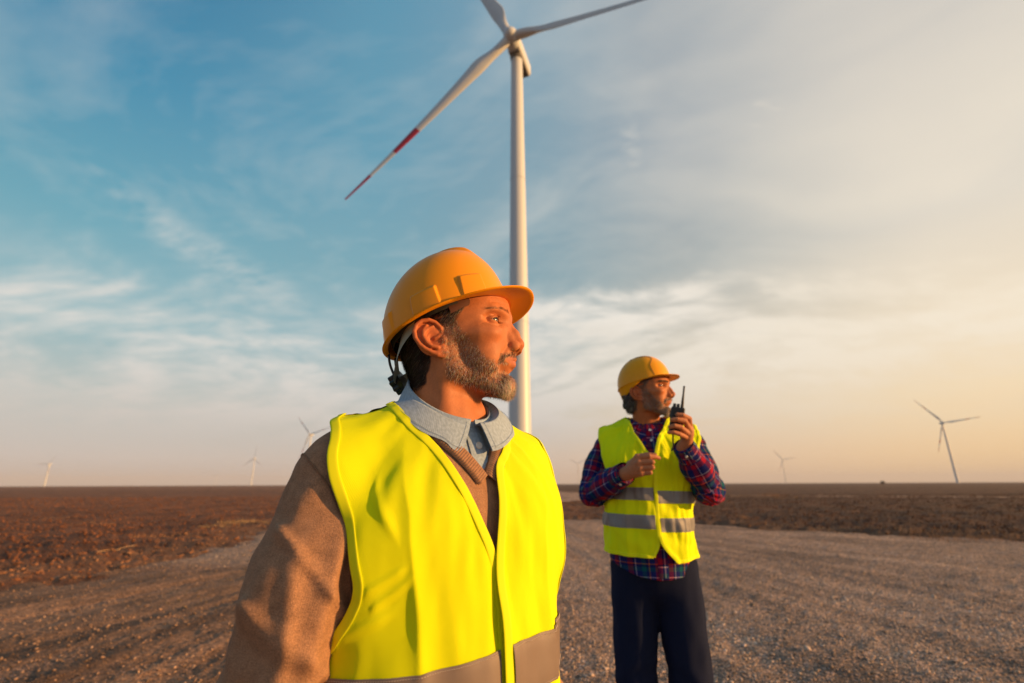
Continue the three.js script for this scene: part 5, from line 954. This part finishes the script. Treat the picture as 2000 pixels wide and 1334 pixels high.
  parts.push(hand([1334, 876, 1.878, 0.03], [
    [[1347, 837, 1.84, 0.0100], [1345.5, 819, 1.816, 0.0095], [1333, 812.5, 1.802, 0.0084], [1322, 811, 1.804, 0.0070]],
    [[1347.5, 844, 1.838, 0.0102], [1337, 824, 1.804, 0.0096], [1322, 820.5, 1.797, 0.0086], [1311, 821.5, 1.800, 0.0072]],
    [[1346, 851, 1.84, 0.0098], [1329, 836, 1.802, 0.0092], [1317, 833, 1.797, 0.0082], [1308, 835, 1.800, 0.0070]],
    [[1343.5, 858, 1.845, 0.0088], [1326, 849, 1.81, 0.0084], [1315, 845.5, 1.804, 0.0075], [1306, 846, 1.806, 0.0064]],
  ], [[1337, 862, 1.875, 0.0145], [1330, 842, 1.878, 0.0115], [1322, 824, 1.868, 0.0098], [1317, 813, 1.862, 0.008]], [1342, 866, 1.862]));
  mesh('body', mergeGeometries(parts), skinMat, man2);
  mesh('beard', moved(beard, HB2), hairMat, man2); { const c = new Float32Array(hairVol.pos.length).fill(0.05), g = fieldGeo(xform(hairVol, HB2), c); mesh('hair', mergeGeometries([bareC(g), bareC(moved(hair, HB2))]), hairMat, man2); } for (const b of brows) mesh('eyebrow', moved(b, HB2), hairMat, man2);
  for (const s of [1, -1]) { const g = new THREE.SphereGeometry(12, 24, 20).rotateZ(-Math.PI / 2), p = g.attributes.position, c = []; for (let i = 0; i < p.count; i++) { const r = Math.hypot(p.getY(i), p.getZ(i)); c.push(...(p.getX(i) < 0 || r > 6.3 ? [0.34, 0.27, 0.24] : [0.04, 0.025, 0.015])); } g.setAttribute('color', new THREE.Float32BufferAttribute(c, 3)); mesh('eye', g.rotateY(-0.3).translate(73, 25, 33 * s).applyMatrix4(HB2), phys(1, 1, 1, 0.15, { vertexColors: true, clearcoat: 1 }), man2); }

  // plaid shirt
  const PW = 512, plaid = (() => {
    const bands = (u, q) => { // colours across one repeat of 0.11 m
      const B = [[0.00, [22, 30, 92]], [0.17, [150, 18, 44]], [0.30, [18, 24, 74]], [0.345, [196, 178, 190]], [0.375, [24, 34, 100]], [0.50, [16, 84, 92]], [0.60, [20, 26, 80]], [0.665, [214, 112, 44]], [0.69, [26, 36, 104]], [0.82, [176, 24, 46]], [0.93, [70, 22, 60]], [0.965, [206, 190, 200]], [0.985, [22, 30, 92]]];
      let c = B[0][1]; for (const [s, v] of B) if (u >= s) c = v; return c.map((v) => v / 255);
    };
    return tex(PW, PW, (u, v) => { const a = bands(u), b = bands((v + 0.13) % 1), tw = (Math.floor(u * PW) + Math.floor(v * PW)) % 4 < 2, m = tw ? 0.66 : 0.34, n = 0.92 + 0.1 * tnoise(u, v, 120, 120, 2); return a.map((x, i) => (x * m + b[i] * (1 - m)) * n * 1.12); }, true);
  })();
  const plaidMat = phys(1, 1, 1, 0.9, { map: rep(plaid, 1 / 0.15, 1 / 0.15), bumpMap: rep(weave, 12, 12), bumpScale: 0.0003, specularIntensity: 0.3 });
  const sl = (x, y, z, J) => { let d = limb(x, y, z, J, 0.03) - 0.0105; d += 0.0045 * N3(x * 12, y * 9, z * 12) + 0.003 * N3(x * 26, y * 20, z * 26); const e = J[2], q = Math.hypot(x - e[0], y - e[1], z - e[2]); return d - 0.005 * Math.exp(-((q / 0.07) ** 2)) * Math.sin((x * 0.6 + y + z) * 150 + 3 * N3(x * 8, y * 8, z * 8)); };
  const trunk = (x, y, z) => smin(torso2(x, y, z), ell(x + 0.030, y - 1.04, z - 0.004, 0.132, 0.30, 0.120), 0.05) - 0.006 + 0.003 * N3(x * 9, y * 5, z * 9);
  const hem = (x) => 0.905 + 1.6 * Math.min(x * x, 0.036);
  const solid = (x, y, z) => { const W1 = ARM_R[4], W2 = ARM_L[4]; return smin(trunk(x, y, z), Math.min(sl(x, y, z, ARM_R), sl(x, y, z, ARM_L)), 0.02); };
  const nearWrist = (x, y, z, J) => { const a = J[3], b = J[4], dx = b[0] - a[0], dy = b[1] - a[1], dz = b[2] - a[2], L = Math.hypot(dx, dy, dz); return ((x - a[0]) * dx + (y - a[1]) * dy + (z - a[2]) * dz) / L - L - 0.004; };
  const inArm = (x, y, z, J) => limb(x, y, z, J, 0.03) - 0.06;
  const shirtF = (x, y, z) => { let d = solid(x, y, z); for (const J of [ARM_R, ARM_L]) { const b = J[4], near = Math.hypot(x - b[0], y - b[1], z - b[2]) - 0.09; d = Math.max(d, -Math.max(-nearWrist(x, y, z, J), near)); } d = Math.max(d, hem(x) - y, -Math.max(Math.hypot(x, z + 0.012) - 0.060, 1.43 - y)); return d; };
  const sm = surface(shirtF, [-0.40, 0.86, -0.23], [0.40, 1.52, 0.36], 0.0062);
  const bones = [[[0, 0.8, 0], [0, 1.5 * K2, 0], 0.15], ...armBones(ARM_R, K2), ...armBones(ARM_L, K2)];
  const shirt = mesh('shirt', boneUV(fieldGeo(xform(sm, kM)), bones), plaidMat, man2);
  const ringY = (a) => 1.447 + 0.075 * (1 - Math.cos(a)) / 2, CZ = -0.004;
  const leafP = (side, s, t, off = 0) => { const a = lerp(0.06, Math.PI, s) * side, fr = 1 - sstep(0, 0.22, s), tt = clamp((t - 0.1) / 0.9), r = 0.066 + 0.020 * Math.pow(tt, 1.1) - off, aa = a + side * 0.30 * fr * tt; let x = Math.sin(aa) * r, z = CZ + Math.cos(aa) * r * 1.06, y = ringY(a) - (0.044 + 0.006 * fr) * tt; const lim = trunk(x, y, z) - 0.004; if (lim < 0 && tt > 0.15) { const g = gradOf(trunk, [x, y, z]); x -= g[0] * lim; y -= g[1] * lim; z -= g[2] * lim; } return [x * K2, y * K2, z * K2]; };
  mesh('collar', mergeGeometries([-1, 1].flatMap((sd) => [0, 0.0015].map((o2) => sheet(60, 14, (s, t) => leafP(sd, s, t, o2), (s, t) => [s * 0.22, t * 0.055])))), plaidMat, shirt);
  mesh('collar_stand', sheet(70, 5, (s, t) => { const a = lerp(-Math.PI, Math.PI, s), r = 0.0648; return [Math.sin(a) * r * K2, lerp(1.40, ringY(a) - 0.001, t) * K2, (CZ + Math.cos(a) * r * 1.06) * K2]; }, (s, t) => [s * 0.4, t * 0.05]), plaidMat, shirt);
  const whiteBtn = phys(0.75, 0.73, 0.70, 0.3);
  const pl = sheet(8, 120, (s, t) => { const y = lerp(1.445, 0.915, t), x = 0.002 + (s - 0.5) * 0.034, p = march(trunk, [x, y, 0.45], [0, 0, -1], 0.002 + 0.0016 * Math.min(1, 5 * Math.min(s, 1 - s))); return (p ?? [x, y, 0.1]).map((v) => v * K2); }, (s, t) => [0.030 + s * 0.034, t * 0.52]);
  mesh('placket', pl, plaidMat, shirt);
  for (const y of [1.442, 1.40, 1.345]) { const p = march(trunk, [0.002, y, 0.45], [0, 0, -1], 0.004) ?? [0, y, 0.08], b = mesh('button', new THREE.CylinderGeometry(0.0055, 0.006, 0.003, 20).rotateX(Math.PI / 2), whiteBtn, shirt); b.position.set(p[0] * K2, p[1] * K2, p[2] * K2); b.rotation.x = -0.3; }
  // cuffs
  for (const J of [ARM_R, ARM_L]) {
    const a = V(...J[3].slice(0, 3)), b = V(...J[4].slice(0, 3)), d = b.clone().sub(a).normalize(), X = V(0, 1, 0).addScaledVector(d, -d.y).normalize(), Y = d.clone().cross(X);
    const g = sheet(40, 8, (s, t) => { const an = s * 2 * Math.PI, r = 0.0415 - 0.002 * t + 0.0012 * Math.min(1, 6 * Math.min(t, 1 - t)), p = b.clone().addScaledVector(d, lerp(-0.055, 0.008, t)).addScaledVector(X, Math.cos(an) * r).addScaledVector(Y, Math.sin(an) * r); return [p.x * K2, p.y * K2, p.z * K2]; }, (s, t) => [s * 0.26, t * 0.065]);
    mesh('cuff', g, plaidMat, shirt);
    const toCam = camera.position.clone().applyMatrix4(B2).multiplyScalar(1 / K2).sub(b).normalize(), dn = V(0, -0.75, 0).add(toCam).addScaledVector(d, -V(0, -0.75, 0).add(toCam).dot(d)).normalize();
    for (const [q, h] of [[-0.012, 0.0425], [-0.10, 0.056]]) { const p = b.clone().addScaledVector(d, q).addScaledVector(dn, q < -0.05 ? march(solid, b.clone().addScaledVector(d, q).addScaledVector(dn, 0.12).toArray(), dn.clone().negate().toArray(), 0.002, 0.2) ? 0.050 : 0.05 : h), bt = mesh('button', new THREE.CylinderGeometry(0.0052, 0.0056, 0.003, 18), whiteBtn, shirt); bt.position.copy(p.multiplyScalar(K2)); bt.quaternion.setFromUnitVectors(V(0, 1, 0), dn); if (q < -0.05) shirt.remove(bt); }
  }
  // vest
  const form = (x, y, z) => smin(smin(trunk(x, y, z), ell(x + 0.036, y - 1.08, z - 0.008, 0.134, 0.36, 0.134), 0.05), cap(Math.abs(x), y, z, 0.12, 1.388, -0.022, 0.168, 1.362, -0.022, 0.053, 0.058), 0.03);
  const Ri = [[-97, 1.512], [-74, 1.506], [-53, 1.494], [-36, 1.45], [-22, 1.41], [-11.4, 1.363], [-2.5, 1.326], [-1.8, 1.24], [-1.8, 1.18], [-1.8, 1.10], [-3, 1.03], [-10, 0.988]];
  const Ro = [[-99, 1.452], [-89, 1.437], [-76, 1.408], [-67, 1.372], [-60, 1.326], [-55.5, 1.286], [-54, 1.25], [-66, 1.19], [-80, 1.165], [-93, 1.10], [-93, 1.03], [-93, 0.995]];
  const Li = [[97, 1.512], [75, 1.506], [50, 1.494], [30, 1.458], [17, 1.428], [9, 1.385], [4.5, 1.341], [-0.5, 1.24], [-1.0, 1.18], [-1.0, 1.10], [2, 1.03], [19, 0.970]];
  const Lo = [[99, 1.452], [89, 1.440], [78, 1.418], [69, 1.39], [62, 1.35], [57, 1.31], [55, 1.27], [62, 1.205], [78, 1.165], [93, 1.10], [93, 1.03], [93, 0.985]];
  const folds = (A, B, sd) => (s, t) => { const a = A(t), b = B(t), phi = lerp(a[0], b[0], s), h = lerp(a[1], b[1], s); return 0.012 + 0.006 * N3(phi * 0.045 + sd * 7, h * 6, 3) + 0.003 * N3(phi * 0.10, h * 13, sd) + 0.006 * Math.exp(-Math.abs(phi - sd * 36) / 3) * sstep(1.45, 1.3, h) + 0.004 * Math.sin(h * 55 + phi * 0.12 + sd) * sstep(1.2, 1.1, h) * sstep(0.99, 1.05, h) * sstep(70, 20, Math.abs(phi)) + 0.008 * Math.pow(s, 3) * sstep(0.25, 0, t) + 0.013 * sstep(0.45, 1, s) * sstep(0.02, 0.12, t) * sstep(0.6, 0.4, t) + (sd > 0 ? 0.003 * sstep(0.1, 0, s) : -0.001 * sstep(0.1, 0, s)); };
  const bk = { inner: [[97, 1.512], [135, 1.515], [180, 1.505], [180, 1.42], [180, 1.33], [180, 1.25], [180, 1.15], [180, 1.06], [180, 0.985]], outer: [[99, 1.452], [112, 1.43], [124, 1.38], [134, 1.33], [134, 1.28], [120, 1.20], [93, 1.10], [93, 1.05], [93, 0.985]], neckT: 0.25, armT: 0.75, off: (s, t) => 0.014 + 0.004 * N3(s * 4, t * 5, 7) * s };
  const tape2 = phys(0.24, 0.235, 0.235, 0.45, { bumpMap: rep(weave, 30, 30), bumpScale: 0.0002, specularIntensity: 0.6 });
  const vestMat2 = phys(0.86, 0.97, 0.004, 0.85, { bumpMap: rep(rib1, 22, 22), bumpScale: 0.00035, specularIntensity: 0.3 }), bindMat2 = phys(0.86, 0.95, 0.008, 0.75, { specularIntensity: 0.4 });
  makeVest(man2, K2, form, { inner: Ri, outer: Ro, off: folds(polyF(Ri), polyF(Ro), -1), armT: 9 / 11, skew: 0.004 }, { inner: Li, outer: Lo, off: folds(polyF(Li), polyF(Lo), 1), armT: 9 / 11, skew: -0.004 }, bk, { n: 64, mat: vestMat2, bindMat: bindMat2, tapeMat: tape2, tape: [[1.178, 1.222], [1.080, 1.127]], dl: -0.010, stitch: false });
  // jeans and boots
  const denimMat = phys(0.015, 0.022, 0.060, 0.9, { map: rep(denimCol, 10, 10), bumpMap: rep(weave, 14, 14), bumpScale: 0.0004, specularIntensity: 0.25 });
  lowerBody(man2, K2, LEGS, denimMat, std(0.05, 0.035, 0.025, 0.7), 0.86, -0.026);
}
// hard hat of the man behind: round, with a deep skirt at the back, a short peak, vents and a moulded groove
{
  const HM = HB2.clone().multiply(new THREE.Matrix4().makeTranslation(-6, 50, 0)).multiply(new THREE.Matrix4().makeRotationZ(9 * Math.PI / 180));
  const A = 117, Bw = 95, Hh = 124, ex = 2 / 2.15, mat2 = phys(0.84, 0.36, 0.002, 0.36, { specularIntensity: 0.45, clearcoat: 0.1, clearcoatRoughness: 0.2 });
  const dome = (ph, v, k = 1) => { const t = v * Math.PI / 2, r = Math.pow(Math.max(Math.cos(t), 0), ex) * k, h = Math.pow(Math.sin(t), 0.95) * k, c = Math.cos(ph), s = Math.sin(ph); return [c * A * r + 5 * h, h * Hh, s * Bw * r]; };
  const skirt = (ph) => 40 * sstep(0.35, -0.75, Math.cos(ph)), peak = (ph) => 3 + 36 * Math.pow(sstep(0.45, 0.99, Math.cos(ph)), 0.8);
  const rows = [], NP = 240, P = (f) => { const r = []; for (let i = 0; i <= NP; i++) r.push(f(i / NP * 2 * Math.PI)); rows.push(r); };
  for (let j = 0; j <= 48; j++) P((ph) => dome(ph, Math.max(1 - j / 48, 0.0001)));
  const lip = (ph, s, d) => { const b = dome(ph, 0.0001), w = peak(ph), c = Math.cos(ph), n = Math.sin(ph), pk = sstep(0.45, 0.99, c); return [b[0] + c * w * s * (1 - 0.0) , b[1] - d - 0.22 * w * s * pk, b[2] + n * w * s * (1 - 0.4 * pk)]; };
  for (const s of [0.15, 0.5, 0.85, 1]) P((ph) => lip(ph, s, 0)); P((ph) => lip(ph, 1, 3)); for (const s of [0.6, 0.2]) P((ph) => lip(ph, s, 3));
  for (const s of [0.3, 0.6, 1]) P((ph) => { const b = lip(ph, 0.15, 3), k = skirt(ph) * s, c = Math.cos(ph); return [b[0] - c * 7 * s * skirt(ph) / 40, b[1] - k, b[2] * (1 - 0.06 * s * skirt(ph) / 40)]; });
  P((ph) => { const b = lip(ph, 0.15, 3), k = skirt(ph), c = Math.cos(ph); return [(b[0] - c * 7 * k / 40) * 0.97, b[1] - k, b[2] * 0.92]; });
  for (let j = 0; j <= 12; j++) P((ph) => dome(ph, Math.max(j / 12 * 0.999, 0.0001), 0.965));
  const pos = [], idx = [], n = NP + 1; for (const r of rows) for (const p of r) pos.push(...p);
  for (let j = 0; j + 1 < rows.length; j++) for (let i = 0; i < NP; i++) { const a = j * n + i; idx.push(a, a + 1, a + n, a + 1, a + n + 1, a + n); }
  const hat = mesh('hard_hat', geoFrom(pos, idx).applyMatrix4(HM), mat2, man2);
  const dm = (x, z, lift = 1.004) => { const ph = Math.atan2(z / Bw, (x - 4) / A); let lo = 0, hi = 1; for (let i = 0; i < 24; i++) { const m = (lo + hi) / 2, p = dome(ph, m); if (Math.hypot(p[0] - 5 * p[1] / Hh, p[2]) > Math.hypot(x - 4, z)) lo = m; else hi = m; } return dome(ph, lo).map((v) => v * lift); };
  const groove = std(0.20, 0.075, 0.006, 0.6);
  for (const s of [1, -1]) mesh('groove', tube([[50, 0.02], [53, 0.16], [52, 0.28], [45, 0.38], [36, 0.48], [36, 0.57], [48, 0.64], [64, 0.68], [78, 0.70]].map(([ph, v]) => dome(s * ph * Math.PI / 180, v, 1.004)), 1.5, 6, 50).applyMatrix4(HM), groove, hat);
  for (const [x, z] of [[-14, 44], [10, 44], [32, 41]]) for (const s of [1, -1]) { const p = dm(x, z * s, 1.002), g = new THREE.SphereGeometry(1, 16, 10).scale(6.5, 2.2, 3).rotateX(s * 0.75).translate(...p); mesh('vent', g.applyMatrix4(HM), groove, hat); }
  mesh('headband', sheet(60, 4, (s, t) => { const a = lerp(-Math.PI, Math.PI, s); return [Math.cos(a) * 103, lerp(-8, 20, t), Math.sin(a) * 82]; }).applyMatrix4(HM), std(0.03, 0.03, 0.03, 0.7), hat);
  const kn = new THREE.CylinderGeometry(13, 13, 12, 18).rotateZ(Math.PI / 2).translate(-104, -36, 0); mesh('ratchet_knob', kn.applyMatrix4(HB2), blackPlastic, hat);
  for (const s of [1, -1]) mesh('nape_strap', tube([V(-60, 20, 72 * s), V(-84, -10, 52 * s), V(-103, -34, 8 * s)], 5, 6, 16).applyMatrix4(HB2), std(0.03, 0.04, 0.05, 0.6), hat);
}
// hand-held radio
{
  const r = new THREE.Group(); r.name = nm('two_way_radio'); scene.add(r); tag(r, 'black handheld radio with stub antenna held up near the mouth of the second man', 'radio');
  r.position.copy(at(1321, 823, 1.838)); r.rotation.set(0.06, -0.25, -0.20, 'YXZ');
  const blk = phys(0.012, 0.012, 0.013, 0.45);
  mesh('case', new RoundedBoxGeometry(0.050, 0.104, 0.034, 5, 0.006), blk, r);
  mesh('battery', new RoundedBoxGeometry(0.046, 0.084, 0.012, 4, 0.004).translate(0, -0.008, -0.021), blk, r);
  mesh('antenna', taperTube([[0.014, 0.050, 0], [0.014, 0.075, 0], [0.0135, 0.134, 0]], [0.0062, 0.0052, 0.0036, 0.0036], 14, 24), blk, r);
  mesh('antenna_tip', new THREE.SphereGeometry(0.0042, 12, 10).translate(0.0135, 0.135, 0), blk, r);
  for (const x of [-0.014, -0.0005]) mesh('knob', new THREE.CylinderGeometry(0.0055, 0.0062, 0.014, 16).translate(x, 0.058, 0), blk, r);
  const gr = []; for (let i = 0; i < 6; i++) gr.push(new THREE.BoxGeometry(0.026, 0.0016, 0.001).translate(0, 0.030 - i * 0.0042, 0.0171)); mesh('speaker_grille', merge(gr), std(0.03, 0.03, 0.03, 0.7), r);
  mesh('talk_button', new RoundedBoxGeometry(0.004, 0.026, 0.014, 3, 0.0015).translate(-0.0262, 0.022, 0), std(0.02, 0.02, 0.022, 0.6), r);
  mesh('wrist_strap', tube([V(-0.008, -0.050, 0), V(-0.006, -0.075, 0.004), V(-0.003, -0.095, 0.005), V(-0.006, -0.118, 0.004)], 0.0028, 6, 20), std(0.012, 0.012, 0.012, 0.8), r);
}
renderer.render(scene, camera);
